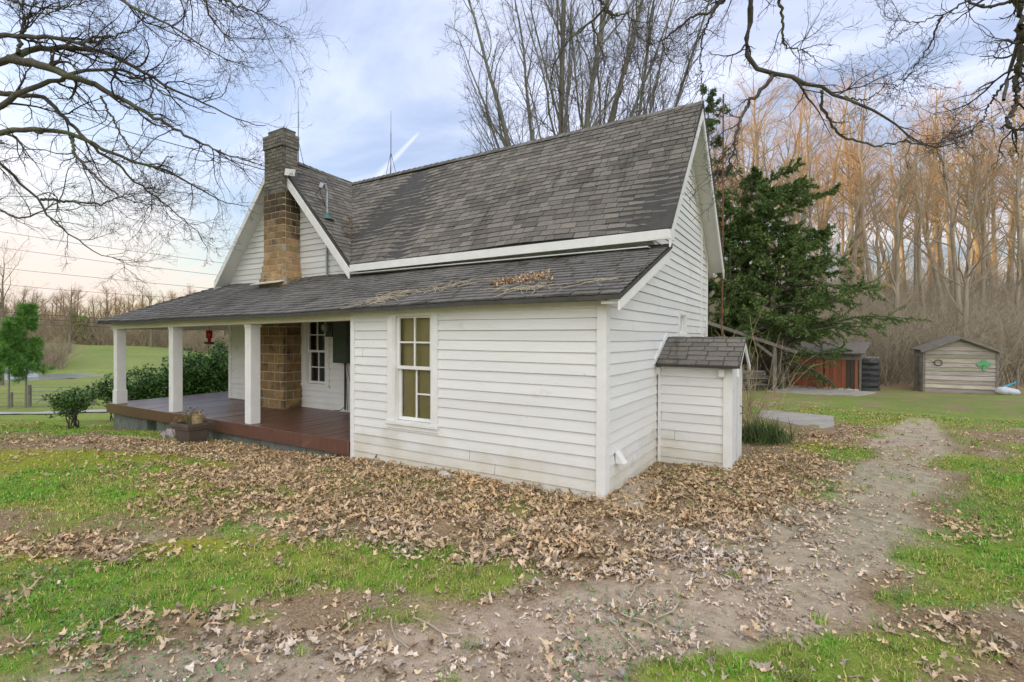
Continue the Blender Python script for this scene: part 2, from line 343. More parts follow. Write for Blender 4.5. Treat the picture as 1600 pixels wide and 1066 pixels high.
M['plank'] = mat('weathered_plank', (.60, .565, .50), (.34, .31, .265), 3.5, .9, attr=True, bump=.6, bscale=25, stretch=(.35, .35, 5), c3=(.13, .11, .09), s3=2.2, t3=.60, st3=(.5, .5, 5))
M['rail'] = mat('grey_timber', (.26, .24, .205), (.16, .145, .12), 5, .92, attr=True, bump=.5)
M['dark_rail'] = mat('dark_grey_timber', (.19, .175, .15), (.11, .1, .085), 5, .92, attr=True, bump=.5)
M['orange'] = mat('orange_stain', (.42, .15, .075), (.28, .095, .05), 4, .7, attr=True, bump=.3, stretch=(4, 4, .5))
M['tin'] = mat('tin_roof', (.24, .22, .20), (.15, .12, .10), 5, .7, metal=.2)
M['tarp'] = mat('black_tarp', (.03, .032, .036), (.05, .052, .058), 7, .45, attr=True, bump=.5, bscale=12)
M['clover'] = mat('green_board', (.13, .42, .19), (.10, .33, .15), 6, .7)
M['blue'] = mat('blue_plastic', (.03, .33, .50), (.03, .27, .42), 5, .4)
M['bag'] = mat('pale_bag', (.62, .64, .66), (.45, .47, .5), 6, .5, bump=.5, bscale=15)
M['planter'] = mat('brown_plastic', (.115, .09, .072), (.085, .068, .055), 6, .55, bump=.1)
M['soil'] = mat('potting_soil', (.03, .022, .016), (.05, .035, .025), 30, .95, bump=.6)
M['dry'] = mat('dry_plant', (.26, .21, .09), (.17, .16, .06), 8, .9, attr=True)
M['brass'] = mat('tan_tin', (.42, .33, .18), (.30, .23, .12), 9, .5, metal=.3)
M['rag'] = mat('pale_rag', (.42, .37, .35), (.22, .19, .19), 8, .9, bump=.3)
M['red'] = mat('red_glass', (.42, .012, .018), (.32, .008, .012), 4, .15)
M['concrete'] = mat('old_concrete', (.43, .40, .34), (.30, .275, .235), 2.5, .9, bump=.4, bscale=30, c3=(.20, .19, .15), s3=2, t3=.58)
M['footing'] = mat('earthy_concrete', (.46, .39, .29), (.34, .28, .2), 3, .9, bump=.3, bscale=30, c3=(.2, .17, .12), s3=3, t3=.58)
M['gravel'] = mat('pale_gravel', (.46, .45, .43), (.34, .33, .31), 9, .95, bump=.5, bscale=60)
M['house2'] = mat('far_white_wall', (.74, .76, .75), (.66, .68, .67), 2, .7)
M['far_roof'] = mat('far_roof', (.22, .26, .25), (.18, .21, .20), 3, .8)
M['cable'] = mat('black_cable', (.03, .03, .032), (.04, .04, .04), 3, .6)
M['crumb'] = mat('earth_crumb', (.40, .33, .25), (.25, .2, .15), 30, .95, attr=True)
M['stone'] = mat('pale_stone', (.55, .52, .46), (.42, .39, .33), 9, .9, bump=.5)

def ground_material():
    m = bpy.data.materials.new('yard_ground'); m.use_nodes = True; nt = m.node_tree; N = nt.nodes; L = nt.links; b = N['Principled BSDF']; b.inputs['Roughness'].default_value = .95
    b.inputs['Specular IOR Level'].default_value = .15
    g = N.new('ShaderNodeNewGeometry'); pos = g.outputs['Position']
    def noise(s, d=8, r=.65):
        n = N.new('ShaderNodeTexNoise'); n.inputs['Scale'].default_value = s; n.inputs['Detail'].default_value = d; n.inputs['Roughness'].default_value = r; L.new(pos, n.inputs['Vector']); return n.outputs['Fac']
    def ramp(f, *cs):
        r = N.new('ShaderNodeValToRGB'); e = r.color_ramp.elements
        while len(e) < len(cs): e.new(.5)
        for k, (p, c) in enumerate(cs): e[k].position = p; e[k].color = (*c, 1)
        L.new(f, r.inputs['Fac']); return r.outputs['Color']
    at_ = N.new('ShaderNodeAttribute'); at_.attribute_name = 'col'; sep = N.new('ShaderNodeSeparateColor'); L.new(at_.outputs['Color'], sep.inputs[0])
    grit = noise(170, 4, .75); fine = noise(38, 8, .78); mid = noise(9); big = noise(1.2)
    litter = ramp(fine, (.30, (.11, .076, .048)), (.48, (.29, .21, .13)), (.66, (.48, .37, .25)))
    dirt = ramp(mid, (.25, (.33, .27, .20)), (.55, (.50, .42, .325)), (.8, (.62, .54, .43)))
    grass = ramp(mid, (.25, (.135, .215, .03)), (.5, (.225, .335, .04)), (.78, (.32, .33, .09)))
    moss = ramp(mid, (.25, (.21, .225, .03)), (.55, (.34, .335, .04)), (.8, (.30, .27, .10)))
    fieldg = ramp(mid, (.25, (.165, .215, .06)), (.5, (.225, .27, .085)), (.78, (.31, .31, .14)))
    gm = N.new('ShaderNodeMix'); gm.data_type = 'RGBA'; L.new(at_.outputs['Alpha'], gm.inputs['Factor']); L.new(grass, gm.inputs['A']); L.new(fieldg, gm.inputs['B']); grass = gm.outputs['Result']
    def mix(fac_sock, a, bb, lo, hi):
        ad = N.new('ShaderNodeMath'); ad.operation = 'MULTIPLY_ADD'; L.new(fine, ad.inputs[0]); ad.inputs[1].default_value = .55; L.new(fac_sock, ad.inputs[2])
        mr = N.new('ShaderNodeMapRange'); mr.inputs['From Min'].default_value = lo; mr.inputs['From Max'].default_value = hi; L.new(ad.outputs[0], mr.inputs['Value'])
        mx = N.new('ShaderNodeMix'); mx.data_type = 'RGBA'; L.new(mr.outputs[0], mx.inputs['Factor']); L.new(a, mx.inputs['A']); L.new(bb, mx.inputs['B']); return mx.outputs['Result']
    c = mix(sep.outputs['Blue'], litter, dirt, .45, .95)
    c = mix(sep.outputs['Green'], c, moss, .50, 1.0)
    c = mix(sep.outputs['Red'], c, grass, .48, 1.05)
    tint = ramp(big, (.3, (.82, .84, .82)), (.7, (1.1, 1.08, 1.05))); gr_ = ramp(grit, (.32, (.55, .53, .5)), (.5, (1.0, 1.0, 1.0)), (.68, (1.35, 1.33, 1.3)))
    g2 = N.new('ShaderNodeMix'); g2.data_type = 'RGBA'; g2.blend_type = 'MULTIPLY'; g2.inputs['Factor'].default_value = 1; L.new(tint, g2.inputs['A']); L.new(gr_, g2.inputs['B']); tint = g2.outputs['Result']; g3 = N.new('ShaderNodeMix'); g3.data_type = 'RGBA'; g3.blend_type = 'MULTIPLY'; g3.inputs['Factor'].default_value = 1; L.new(tint, g3.inputs['A']); L.new(ramp(noise(.11, 6), (.3, (.80, .90, .82)), (.7, (1.2, 1.1, 1.1))), g3.inputs['B']); tint = g3.outputs['Result']
    mx = N.new('ShaderNodeMix'); mx.data_type = 'RGBA'; mx.blend_type = 'MULTIPLY'; mx.inputs['Factor'].default_value = 1; L.new(c, mx.inputs['A']); L.new(tint, mx.inputs['B'])
    L.new(mx.outputs['Result'], b.inputs['Base Color'])
    bp = N.new('ShaderNodeBump'); bp.inputs['Strength'].default_value = .7; bp.inputs['Distance'].default_value = .03; L.new(fine, bp.inputs['Height']); L.new(bp.outputs[0], b.inputs['Normal'])
    return m
M['ground'] = ground_material()

# ------------------------------------------------------------------ ground sheet (polar grid, fine in front of the viewpoint)
fr = np.radians(np.arange(-62, 62.01, .32)); rest = np.radians(np.concatenate([np.arange(65, 180, 3), np.arange(-180, -62.1, 3)]))
ang = np.sort(np.concatenate([fr, rest])); rad = np.concatenate([[0.0], np.geomspace(.4, 14, 240), np.geomspace(14.3, 420, 110)])
A_, R_ = np.meshgrid(ang, rad); gx, gy = plan((R_ * np.sin(A_)), (R_ * np.cos(A_)))
gz = H(gx, gy)
zg, zm, zt, zl = zones(gx.ravel(), gy.ravel())
ga_, gd_ = unplan(gx.ravel(), gy.ravel()); gth = ga_ / np.maximum(gd_, 1)
dry = .75 * smooth(-.35, -.6, gth) * smooth(12, 26, gd_) + .7 * smooth(.35, .5, gth) * smooth(8, 13, gd_) + .12
dry = np.clip(dry + (fbm(gx.ravel() * .6, gy.ravel() * .6, 63, 4) - .5) * .9, 0, 1)
cols = np.stack([np.clip(zg, 0, 1), np.clip(zm, 0, 1), np.clip(zt, 0, 1), dry], 1)
na, nr = len(ang), len(rad); idx = np.arange(na * nr).reshape(nr, na)
q = np.stack([idx[:-1, :], np.roll(idx[:-1, :], -1, 1), np.roll(idx[1:, :], -1, 1), idx[1:, :]], -1).reshape(-1, 4)
gv = np.stack([gx.ravel(), gy.ravel(), gz.ravel()], 1)
tag(np_mesh('ground', gv, q, M['ground'], cols=cols, smooth_=True), kind='structure')

def ribbon(name, pts, width, material, lift=.03, kind='structure'):
    pts = np.array(pts, float); t = np.gradient(pts, axis=0); t /= np.linalg.norm(t, axis=1)[:, None]; nrm = np.stack([-t[:, 1], t[:, 0]], 1)
    k = 7; off = np.linspace(-.5, .5, k); vs = []
    for o in off:
        p = pts + nrm * (o * width) + nrm * ((vnoise(pts[:, 0] * .8, pts[:, 1] * .8, 9)[:, None] - .5) * .25)
        z = H(p[:, 0], p[:, 1]) + lift - abs(o) * .02
        vs.append(np.stack([p[:, 0], p[:, 1], z], 1))
    vs = np.stack(vs, 1); n = len(pts); ii = np.arange(n * k).reshape(n, k)
    fq = np.stack([ii[:-1, :-1], ii[1:, :-1], ii[1:, 1:], ii[:-1, 1:]], -1).reshape(-1, 4)
    return tag(np_mesh(name, vs.reshape(-1, 3), fq, material, smooth_=True), kind=kind)
ds = np.linspace(-60, -8, 90)
ribbon('road', [plan(a, 22.3 + (a + 20) * .02) for a in ds], 1.7, M['gravel'], .05)
# pond
def water_mat():
    m = bpy.data.materials.new('pond_water'); m.use_nodes = True; b = m.node_tree.nodes['Principled BSDF']
    b.inputs['Base Color'].default_value = (.16, .19, .18, 1); b.inputs['Roughness'].default_value = .22
    n = m.node_tree.nodes.new('ShaderNodeTexNoise'); n.inputs['Scale'].default_value = 3; bp = m.node_tree.nodes.new('ShaderNodeBump'); bp.inputs['Strength'].default_value = .6; bp.inputs['Distance'].default_value = .2
    m.node_tree.links.new(n.outputs['Fac'], bp.inputs['Height']); m.node_tree.links.new(bp.outputs[0], b.inputs['Normal']); return m
WZ = float(H(*[np.array([v_]) for v_ in plan(-54.0, 58.5)], fine=False)[0]) + .52
pp = []
for k in range(48):
    t = 2 * math.pi * k / 48; r = 1 + .16 * math.sin(3 * t + 1) + .08 * math.sin(5 * t)
    x, y = plan(-54.0 + 5.0 * r * math.cos(t), 58.5 + 5.5 * r * math.sin(t)); pp.append((x, y, WZ))
mb = MB(); mb.poly(pp); tag(mb.build('water', water_mat()), kind='structure')

# flat concrete slabs in the yard
def ground_slab(name, corners, th, lift):
    pts = []
    for px, py, z in corners:
        p = onZ(px, py, z); pts.append((p[0], p[1], z + lift))
    mb = MB(); mb.slab(pts, th, n=np.array([0, 0, 1.])); return tag(mb.build(name, M['concrete'], bevel=.01), kind='structure')
ground_slab('path', [(1180, 655, -.1), (1305, 682, -.1), (1302, 655, -.1), (1190, 645, -.1)], .25, .075)
ground_slab('pavement', [(1195, 612, -.4), (1330, 623, -.4), (1368, 614, -.4), (1250, 604, -.4)], .15, .03)
mb = MB(); mb.slab([(.03, -.10, .04), (.40, -.04, .035), (.34, 1.0, .035), (.03, 1.0, .04)], .15, n=np.array([0, 0, 1.])); 
tag(mb.build('pavement', M['footing'], bevel=.015), kind='structure')

# ------------------------------------------------------------------ farmhouse
house = thing('farmhouse', 'old white clapboard farmhouse with brown shingled roofs, stone chimney and long open porch', 'house')

def clip_band(poly, z0, z1):
    def half(p, f):
        out = []
        for i in range(len(p)):
            a, b = p[i], p[(i + 1) % len(p)]; fa, fb = f(a), f(b)
            if fa >= 0: out.append(a)
            if (fa >= 0) != (fb >= 0):
                t = fa / (fa - fb); out.append((a[0] + (b[0] - a[0]) * t, a[1] + (b[1] - a[1]) * t))
        return out
    p = half(poly, lambda q: q[1] - z0)
    return half(p, lambda q: z1 - q[1]) if p else []
PITCH = .1205; Z_REF = 2.0205
def siding(mb, poly, fn, seed=0, pitch=PITCH, zref=Z_REF, lap=.015):
    """poly: convex (u,z); fn(u,z,off) -> 3D, off outwards."""
    zs = [p[1] for p in poly]; k0 = math.floor((min(zs) - zref) / pitch); k1 = math.ceil((max(zs) - zref) / pitch)
    for k in range(k0, k1):
        rr = random.Random(seed * 1000 + k); z0 = zref + k * pitch; z1 = z0 + pitch; jit = rr.uniform(-.004, .004)
        p = clip_band(poly, z0, z1)
        if len(p) < 3: continue
        o = lap + rr.uniform(-.003, .003); c = rr.uniform(.90, 1.0); cc = (c, c, c * rr.uniform(.985, 1.0))
        off = lambda z: o * (1 - (z - z0) / pitch) + .002
        us = [q[0] for q in p]; ua, ub = min(us), max(us); cuts = [ua] + [c_ for c_ in np.arange(math.ceil(ua / .45) * .45, ub, .45) if ua + .05 < c_ < ub - .05] + [ub]
        joint = rr.uniform(-9, 3.5); wz = lambda u: (float(vnoise(u * .9, k * 3.7, seed)) - .5) * .009 + (float(vnoise(u * 3.1, k * 2.3, seed + 9)) - .5) * .004
        for c0, c1 in zip(cuts[:-1], cuts[1:]):
            sub = [(b_, a_) for a_, b_ in clip_band([(b_, a_) for a_, b_ in p], c0, c1)]; sub = [(a_, b_) for b_, a_ in sub]
            sub = [(q[1], q[0]) for q in clip_band([(q[1], q[0]) for q in p], c0, c1)]
            if len(sub) < 3: continue
            if c0 <= joint < c1 - .02 and c1 - c0 > .2: pieces = [[(q[1], q[0]) for q in clip_band([(q[1], q[0]) for q in p], c0, joint)], [(q[1], q[0]) for q in clip_band([(q[1], q[0]) for q in p], joint + .004, c1)]]
            else: pieces = [sub]
            for pc in pieces:
                if len(pc) < 3: continue
                mv = [(u, z + (wz(u) if abs(z - z0) < 1e-6 else 0), z) for u, z in pc]
                mb.poly([fn(u, zz, off(z)) for u, zz, z in mv], cc)
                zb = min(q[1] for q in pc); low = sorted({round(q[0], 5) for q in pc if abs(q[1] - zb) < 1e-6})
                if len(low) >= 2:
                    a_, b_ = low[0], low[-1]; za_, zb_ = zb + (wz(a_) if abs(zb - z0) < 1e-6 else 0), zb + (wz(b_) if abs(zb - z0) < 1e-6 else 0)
                    mb.poly([fn(a_, za_, off(zb)), fn(b_, zb_, off(zb)), fn(b_, zb_ + .001, -.004), fn(a_, za_ + .001, -.004)], (.42, .40, .35))  # darker underside colour draws the shadow line under each board
fnF = lambda y: (lambda u, z, o: (u, y - o, z))       # faces -Y
fnR = lambda x: (lambda u, z, o: (x + o, u, z))       # faces +X
def rect(u0, u1, z0, z1): return [(u0, z0), (u1, z0), (u1, z1), (u0, z1)]

LX = -3.755                                          # left end of the front room
W = 1.8                                              # plane of the main front wall
# --- front room wall with its window hole
mb = MB(); f0 = fnF(0)
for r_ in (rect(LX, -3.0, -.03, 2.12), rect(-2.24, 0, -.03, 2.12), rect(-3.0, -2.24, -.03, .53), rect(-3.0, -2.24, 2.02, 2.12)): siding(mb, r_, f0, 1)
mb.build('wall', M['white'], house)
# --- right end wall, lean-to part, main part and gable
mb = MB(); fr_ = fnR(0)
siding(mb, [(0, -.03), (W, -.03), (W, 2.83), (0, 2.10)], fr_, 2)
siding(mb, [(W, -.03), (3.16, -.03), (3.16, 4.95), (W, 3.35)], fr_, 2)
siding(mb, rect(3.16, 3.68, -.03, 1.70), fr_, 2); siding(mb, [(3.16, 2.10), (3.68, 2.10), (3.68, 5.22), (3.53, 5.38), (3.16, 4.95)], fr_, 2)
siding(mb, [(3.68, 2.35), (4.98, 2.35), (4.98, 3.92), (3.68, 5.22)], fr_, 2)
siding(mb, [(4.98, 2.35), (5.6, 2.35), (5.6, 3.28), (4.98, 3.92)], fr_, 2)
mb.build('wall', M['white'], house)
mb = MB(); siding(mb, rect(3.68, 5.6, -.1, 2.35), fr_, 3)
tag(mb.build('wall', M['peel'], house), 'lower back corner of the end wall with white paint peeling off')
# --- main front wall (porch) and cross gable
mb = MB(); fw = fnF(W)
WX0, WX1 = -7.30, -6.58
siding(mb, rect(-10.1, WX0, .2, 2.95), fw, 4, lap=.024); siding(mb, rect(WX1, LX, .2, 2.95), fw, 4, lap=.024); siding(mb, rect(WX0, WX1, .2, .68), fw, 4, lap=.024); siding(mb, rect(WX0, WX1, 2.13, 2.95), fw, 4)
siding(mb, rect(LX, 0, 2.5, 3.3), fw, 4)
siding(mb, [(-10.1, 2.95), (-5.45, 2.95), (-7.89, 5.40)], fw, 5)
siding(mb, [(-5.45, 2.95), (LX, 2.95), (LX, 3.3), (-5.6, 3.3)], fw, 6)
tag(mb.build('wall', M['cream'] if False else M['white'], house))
# back and left walls, inner left wall of the front room: plain boards, closing the body
mb = MB()
mb.box(-10.08, -10.0, W + .02, 5.55, -.3, 3.2); mb.box(-10.0, -.04, 5.5, 5.56, -.3, 3.2); mb.box(LX + .01, LX + .06, .02, W - .02, -.05, 2.0)
mb.box(-9.98, -.05, W + .05, W + .1, -.2, .2)
mb.poly([(-10.05, 5.53, 3.2), (-5.7, 5.53, 3.2), (-7.89, 5.53, 5.4)])
mb.build('wall', M['white'], house)
# interior backing so that no daylight shows through the joints
mb = MB()
mb.poly([(LX, .0, -.02), (-3.0, .0, -.02), (-3.0, .0, 2.1), (LX, .0, 2.1)]); mb.build('inner_wall', M['room'], house); mb = MB(); mb.poly([(-2.24, .0, -.02), (-.01, .0, -.02), (-.01, .0, 2.1), (-2.24, .0, 2.1)]); mb.build('inner_wall', M['room'], house)
boards('inner_wall', [(LX + .1, -.05, .35, .37, .0, 2.0), (-9.9, -3.9, W + .45, W + .47, .2, 2.7), (-.4, -.38, 2.8, 4.2, 1.4, 2.4)], M['room'], house, 0)

# --- corner boards and trim
mb = MB(); mb.box(-.075, .026, -.03, .0, -.04, 2.08); mb.box(.0, .026, .0, .10, -.04, 2.12); mb.build('corner_board', M['trim'], house, bevel=.003)
boards('corner_board', [(LX - .02, LX + .055, -.03, .02, -.10, 2.08), (-10.13, -10.02, W - .032, W + .0, .2, 2.9), (.0, .03, 4.95, 5.03, .0, 3.9), (0, .028, 5.53, 5.60, 0, 3.2)], M['trim'], house)
boards('frieze', [(LX + .055, -.075, -.028, -.001, 2.0, 2.075)], M['trim'], house)

# --- windows
def window(name_label, fn, u0, u1, z0, z1, casing, rows, back, backmat, sill=True):
    """fn(u,z,off) -> point; off positive outwards. rows: list of sashes (z0,z1,off,[vertical bars],[(u0,u1,z) horizontal bars])"""
    w = bpy.data.objects.new('window', None); COL.objects.link(w); w.parent = house
    if name_label: w['label'] = name_label
    def bx(mb, a0, a1, b0, b1, o0, o1, c=(1, 1, 1)):
        mb.hexa([fn(a0, b0, o0), fn(a1, b0, o0), fn(a1, b0, o1), fn(a0, b0, o1), fn(a0, b1, o0), fn(a1, b1, o0), fn(a1, b1, o1), fn(a0, b1, o1)], c)
    cs = casing; mb = MB()
    bx(mb, u0 - cs, u0, z0, z1 + cs * .7, -.02, .036); bx(mb, u1, u1 + cs, z0, z1 + cs * .7, -.02, .036); bx(mb, u0, u1, z1, z1 + cs * .7, -.02, .034)
    bx(mb, u0 - .002, u0 + .02, z0, z1, -.10, .02); bx(mb, u1 - .02, u1 + .002, z0, z1, -.10, .02); bx(mb, u0 + .02, u1 - .02, z1 - .02, z1 + .002, -.10, .02)
    mb.build('frame', M['trim'], w, bevel=.002)
    mb = MB(); bx(mb, u0 - cs - .012, u1 + cs + .012, z0 - .045, z0 - .001, -.08, .055); bx(mb, u0 - cs, u1 + cs, z0 - .1, z0 - .046, -.02, .03)
    mb.build('sill', M['trim'], w, bevel=.003)
    for (a, b, off, vs, hs) in rows:
        mb = MB(); st = .045
        ua, ub = u0 + .022, u1 - .022
        bx(mb, ua, ua + st, a, b, off - .035, off); bx(mb, ub - st, ub, a, b, off - .035, off)
        bx(mb, ua + st, ub - st, a, a + st, off - .035, off - .001); bx(mb, ua + st, ub - st, b - st * .8, b, off - .035, off - .001)
        for v in vs: bx(mb, v - .011, v + .011, a + st, b - st * .8, off - .03, off - .004)
        for (h0, h1, z) in hs: bx(mb, max(h0, ua + st), min(h1, ub - st), z - .011, z + .011, off - .028, off - .006)
        mb.build('sash', M['trim'], w, bevel=.002)
        mb = MB(); mb.poly([fn(ua + st, a + st, off - .02), fn(ub - st, a + st, off - .02), fn(ub - st, b - st * .8, off - .02), fn(ua + st, b - st * .8, off - .02)]); mb.build('pane', M['glass'], w)
    mb = MB(); k = 24
    for i in range(k):
        t0, t1 = i / k, (i + 1) / k; uu0 = u0 + (u1 - u0) * t0; uu1 = u0 + (u1 - u0) * t1
        wv = lambda t: -back - (.012 * math.sin(t * 26) + .01 * math.sin(t * 61)) * (1 if backmat == 'curtain' else .15)
        mb.poly([fn(uu0, z0, wv(t0)), fn(uu1, z0, wv(t1)), fn(uu1, z1, wv(t1)), fn(uu0, z1, wv(t0))])
    mb.build('blind' if backmat == 'blind' else 'curtain', M[backmat], w)
    return w
u0, u1 = -2.945, -2.285; um = (u0 + u1) / 2
window('tall front window with brown blinds and one missing glazing bar', f0, u0, u1, .58, 1.985, .10,
       [(1.265, 1.975, -.02, [um], [(u0, u1, 1.62)]), (.585, 1.30, -.058, [um], [(um, u1, .945)])], .11, 'blind')
u0, u1 = -7.255, -6.62; um = (u0 + u1) / 2
window('dark sash window in the shade of the porch', fw, u0, u1, .71, 2.09, .12,
       [(1.36, 2.08, -.02, [um], [(u0, u1, 1.72)]), (.715, 1.395, -.055, [um], [(u0, u1, 1.05)])], .22, 'curtain')
window('small narrow side window above the tool closet', fr_, 3.22, 3.62, 1.755, 2.06, .07,
       [(1.76, 2.05, -.02, [], [])], .12, 'curtain')

# --- shingles
def clip_poly(poly, edges_poly):
    """clip polygon (s,t) against convex counter-clockwise polygon"""
    out = poly
    n = len(edges_poly)
    for i in range(n):
        a = edges_poly[i]; b = edges_poly[(i + 1) % n]; ex, ey = b[0] - a[0], b[1] - a[1]
        f = lambda p: ex * (p[1] - a[1]) - ey * (p[0] - a[0])
        res = []
        for j in range(len(out)):
            p, q_ = out[j], out[(j + 1) % len(out)]; fp, fq = f(p), f(q_)
            if fp >= 0: res.append(p)
            if (fp >= 0) != (fq >= 0):
                t = fp / (fp - fq); res.append((p[0] + (q_[0] - p[0]) * t, p[1] + (q_[1] - p[1]) * t))
        out = res
        if len(out) < 3: return []
    return out
def shingles(mb, poly, fn, exp=.135, tab=(.2, .36), seed=0, th=.011, var=.22, warm=.02, wav=0.0):
    """poly convex ccw in (s,t) metres; fn(s,t,h) -> 3D."""
    rr = random.Random(seed); s0 = min(p[0] for p in poly) - .2; s1 = max(p[0] for p in poly) + .2; t0 = min(p[1] for p in poly); t1 = max(p[1] for p in poly)
    k = 0; t = t0
    while t < t1:
        s = s0 - rr.uniform(0, .3); line = rr.uniform(.97, 1.03)
        while s < s1:
            w = rr.uniform(*tab); h = th * rr.uniform(.7, 1.5); drop = rr.choice([0, 0, 0, .006, .012]) + wav * rr.uniform(-1, 1)
            p = clip_poly([(s + .005, t - drop), (s + w - .005, t - drop), (s + w - .005, t + exp + .012), (s + .005, t + exp + .012)], poly)
            if len(p) >= 3:
                g = line * (1 + rr.uniform(-var, var)); c = (g * (1 + rr.uniform(-warm, warm)), g, g * (1 + rr.uniform(-warm, warm)))
                lift = lambda tt: h * (1 - (tt - t + drop) / (exp + .02)) + .003
                mb.poly([fn(a, b, lift(b)) for a, b in p], c)
                zb = min(q[1] for q in p); low = [q for q in p if abs(q[1] - zb) < 1e-5]
                if len(low) >= 2:
                    a, b = min(low)[0], max(low)[0]
                    mb.poly([fn(a, zb, -.004), fn(b, zb, -.004), fn(b, zb, lift(zb)), fn(a, zb, lift(zb))], (c[0] * .8, c[1] * .8, c[2] * .8))
            s += w
        t += exp; k += 1
def plane_fn(o, sdir, tdir):
    o = np.array(o, float); sd = np.array(sdir, float); td = np.array(tdir, float); sd /= np.linalg.norm(sd); td = td - sd * td.dot(sd); td /= np.linalg.norm(td)
    n = np.cross(sd, td)
    return (lambda s, t, h: tuple(o + sd * s + td * t + n * h)), (lambda p: (float((np.array(p) - o).dot(sd)), float((np.array(p) - o).dot(td)))), n
def roof_plane(mb_s, mb_d, pts, sdir, tdir, seed, th=.07, wave=0, **kw):
    fn, inv, n = plane_fn(pts[0], sdir, tdir)
    poly = [inv(p) for p in pts]
    area = sum(poly[i][0] * poly[(i + 1) % len(poly)][1] - poly[(i + 1) % len(poly)][0] * poly[i][1] for i in range(len(poly)))
    if area < 0: poly = poly[::-1]
    if wave:
        f0_ = fn; fn = lambda s, t, h: f0_(s, t, h + wave * (float(vnoise(s * .55, t * .8, seed)) - .5) + wave * .3 * (float(vnoise(s * 1.9, t * 1.5, seed + 5)) - .5))
    shingles(mb_s, poly, fn, seed=seed, **kw)
    q = [np.array(p) - n * .006 for p in pts]
    mb_d.slab(q, th, n=n)

ZE, ZR = 3.06, 5.45; YE, YR, YB = 1.5, 3.53, 5.83; OX = .30
CX = -7.89; CE = -5.57; CL = -10.22; CY = 1.5
sh = MB(); dk = MB()
E0 = (CE, YE, ZE - .02); E1 = (OX, YE, ZE + .02); T1 = (OX, YR, ZR); T0 = (CX, YR, ZR - .02)
roof_plane(sh, dk, [E0, E1, T1, T0], (1, 0, 0.007), (0, YR - YE, ZR - ZE), 1, wave=.05, var=.32, th=.014, exp=.122, tab=(.14, .3))
roof_plane(sh, dk, [(CE, CY, 3.04), (CX, YR, ZR - .02), (CX, CY, 5.53)], (0, 1, 0), (CX - CE, 0, 2.45), 2, wave=.03, var=.3, exp=.122, tab=(.14, .3))      # cross gable, right slope
roof_plane(sh, dk, [(CL, YB, 2.96), (CL, CY, 2.96), (CX, CY, 5.53), (CX, YB, 5.43)], (0, -1, 0), (CX - CL, 0, 2.5), 3, var=.12)   # left slope
roof_plane(sh, dk, [(OX, YB, 3.11), (CX - 2, YB, 3.11), (CX, YR, ZR - .02), (OX, YR, ZR)], (-1, 0, 0), (0, YR - YB, ZR - 3.11), 4, var=.12)
# ridge caps
def ridge(mb, p, q, seed):
    p = np.array(p, float); q = np.array(q, float); L_ = np.linalg.norm(q - p); t = (q - p) / L_; side = np.cross(t, (0, 0, 1)); n = int(L_ / .16); rr = random.Random(seed)
    for i in range(n):
        a = p + t * (L_ * i / n); b = p + t * (L_ * (i + 1) / n + .03); g = rr.uniform(.75, 1.1); z0 = .035 + rr.uniform(0, .006); z1 = .022
        dn = np.array([0, 0, -.13])
        for sgn in (1, -1):
            mb.poly([a + np.array([0, 0, z0]), b + np.array([0, 0, z1]), b + side * sgn * .12 + dn + np.array([0, 0, z1 + .02]), a + side * sgn * .12 + dn + np.array([0, 0, z0 + .02])][::sgn], (g, g, g))
ridge(sh, (OX, YR, ZR), (CX, YR, ZR - .02), 5); ridge(sh, (CX, CY, 5.53), (CX, YR, ZR - .02), 6)
roof = sh.build('roof', M['shingle'], house)
dk.build('roof_deck', M['decking'], house)

# fascia, soffits and rakes of the main roof
mb = MB(); so = MB()
mb.hexa([(CE, YE - .012, ZE - .165), (OX - .03, YE - .012, ZE - .125), (OX - .03, YE + .015, ZE - .125), (CE, YE + .015, ZE - .165), (CE, YE - .012, ZE - .035), (OX - .03, YE - .012, ZE + .0), (OX - .03, YE + .015, ZE + .0), (CE, YE + .015, ZE - .035)])
mb.box(OX - .03, OX - .005, YE - .012, YE + .2, ZE - .125, ZE - .01)
def rake(mb, a, b, w, th, n):      # board hung under the roof edge a->b, w deep, th thick along n
    a = np.array(a, float); b = np.array(b, float); n = np.array(n, float); d = np.array([0, 0, -1.0])
    mb.hexa([a + d * w, b + d * w, b + d * w + n * th, a + d * w + n * th, a, b, b + n * th, a + n * th])
sl = (ZR - ZE) / (YR - YE); sb = (ZR - 3.11) / (YB - YR)
rake(mb, (OX - .028, YE, ZE - .06), (OX - .028, YR, ZR - .09), .17, .024, (1, 0, 0)); rake(mb, (OX - .028, YR, ZR - .09), (OX - .028, YB, 3.11 - .07), .17, .024, (1, 0, 0))
rake(mb, (CE, CY + .004, 3.04 - .085), (CX, CY + .004, 5.53 - .1), .20, .026, (0, -1, 0)); rake(mb, (CX, CY + .004, 5.53 - .07), (CL, CY + .004, 2.96 - .05), .14, .026, (0, -1, 0))
mb.box(CL + .0, CL + .03, CY + .01, YB, 2.70, 2.90)
mb.build('fascia', M['trim'], house, bevel=.003)
so.slab([(0, YR, ZR - .12), (0, YB, 3.11 - .11), (OX - .03, YB, 3.11 - .11), (OX - .03, YR, ZR - .12)], .02)
so.slab([(0, YE, ZE - .12), (0, YR, ZR - .12), (OX - .03, YR, ZR - .12), (OX - .03, YE, ZE - .12)], .02)
so.slab([(CX, CY, 5.53 - .13), (CX, W, 5.53 - .13), (CL, W, 2.96 - .11), (CL, CY, 2.96 - .11)], .02)
so.slab([(CE, CY, 3.04 - .12), (CE, W, 3.04 - .12), (CX, W, 5.53 - .13), (CX, CY, 5.53 - .13)], .02)
so.box(CE, 0, YE + .02, W, ZE - .2, ZE - .185)
so.build('soffit', M['soffit'], house)
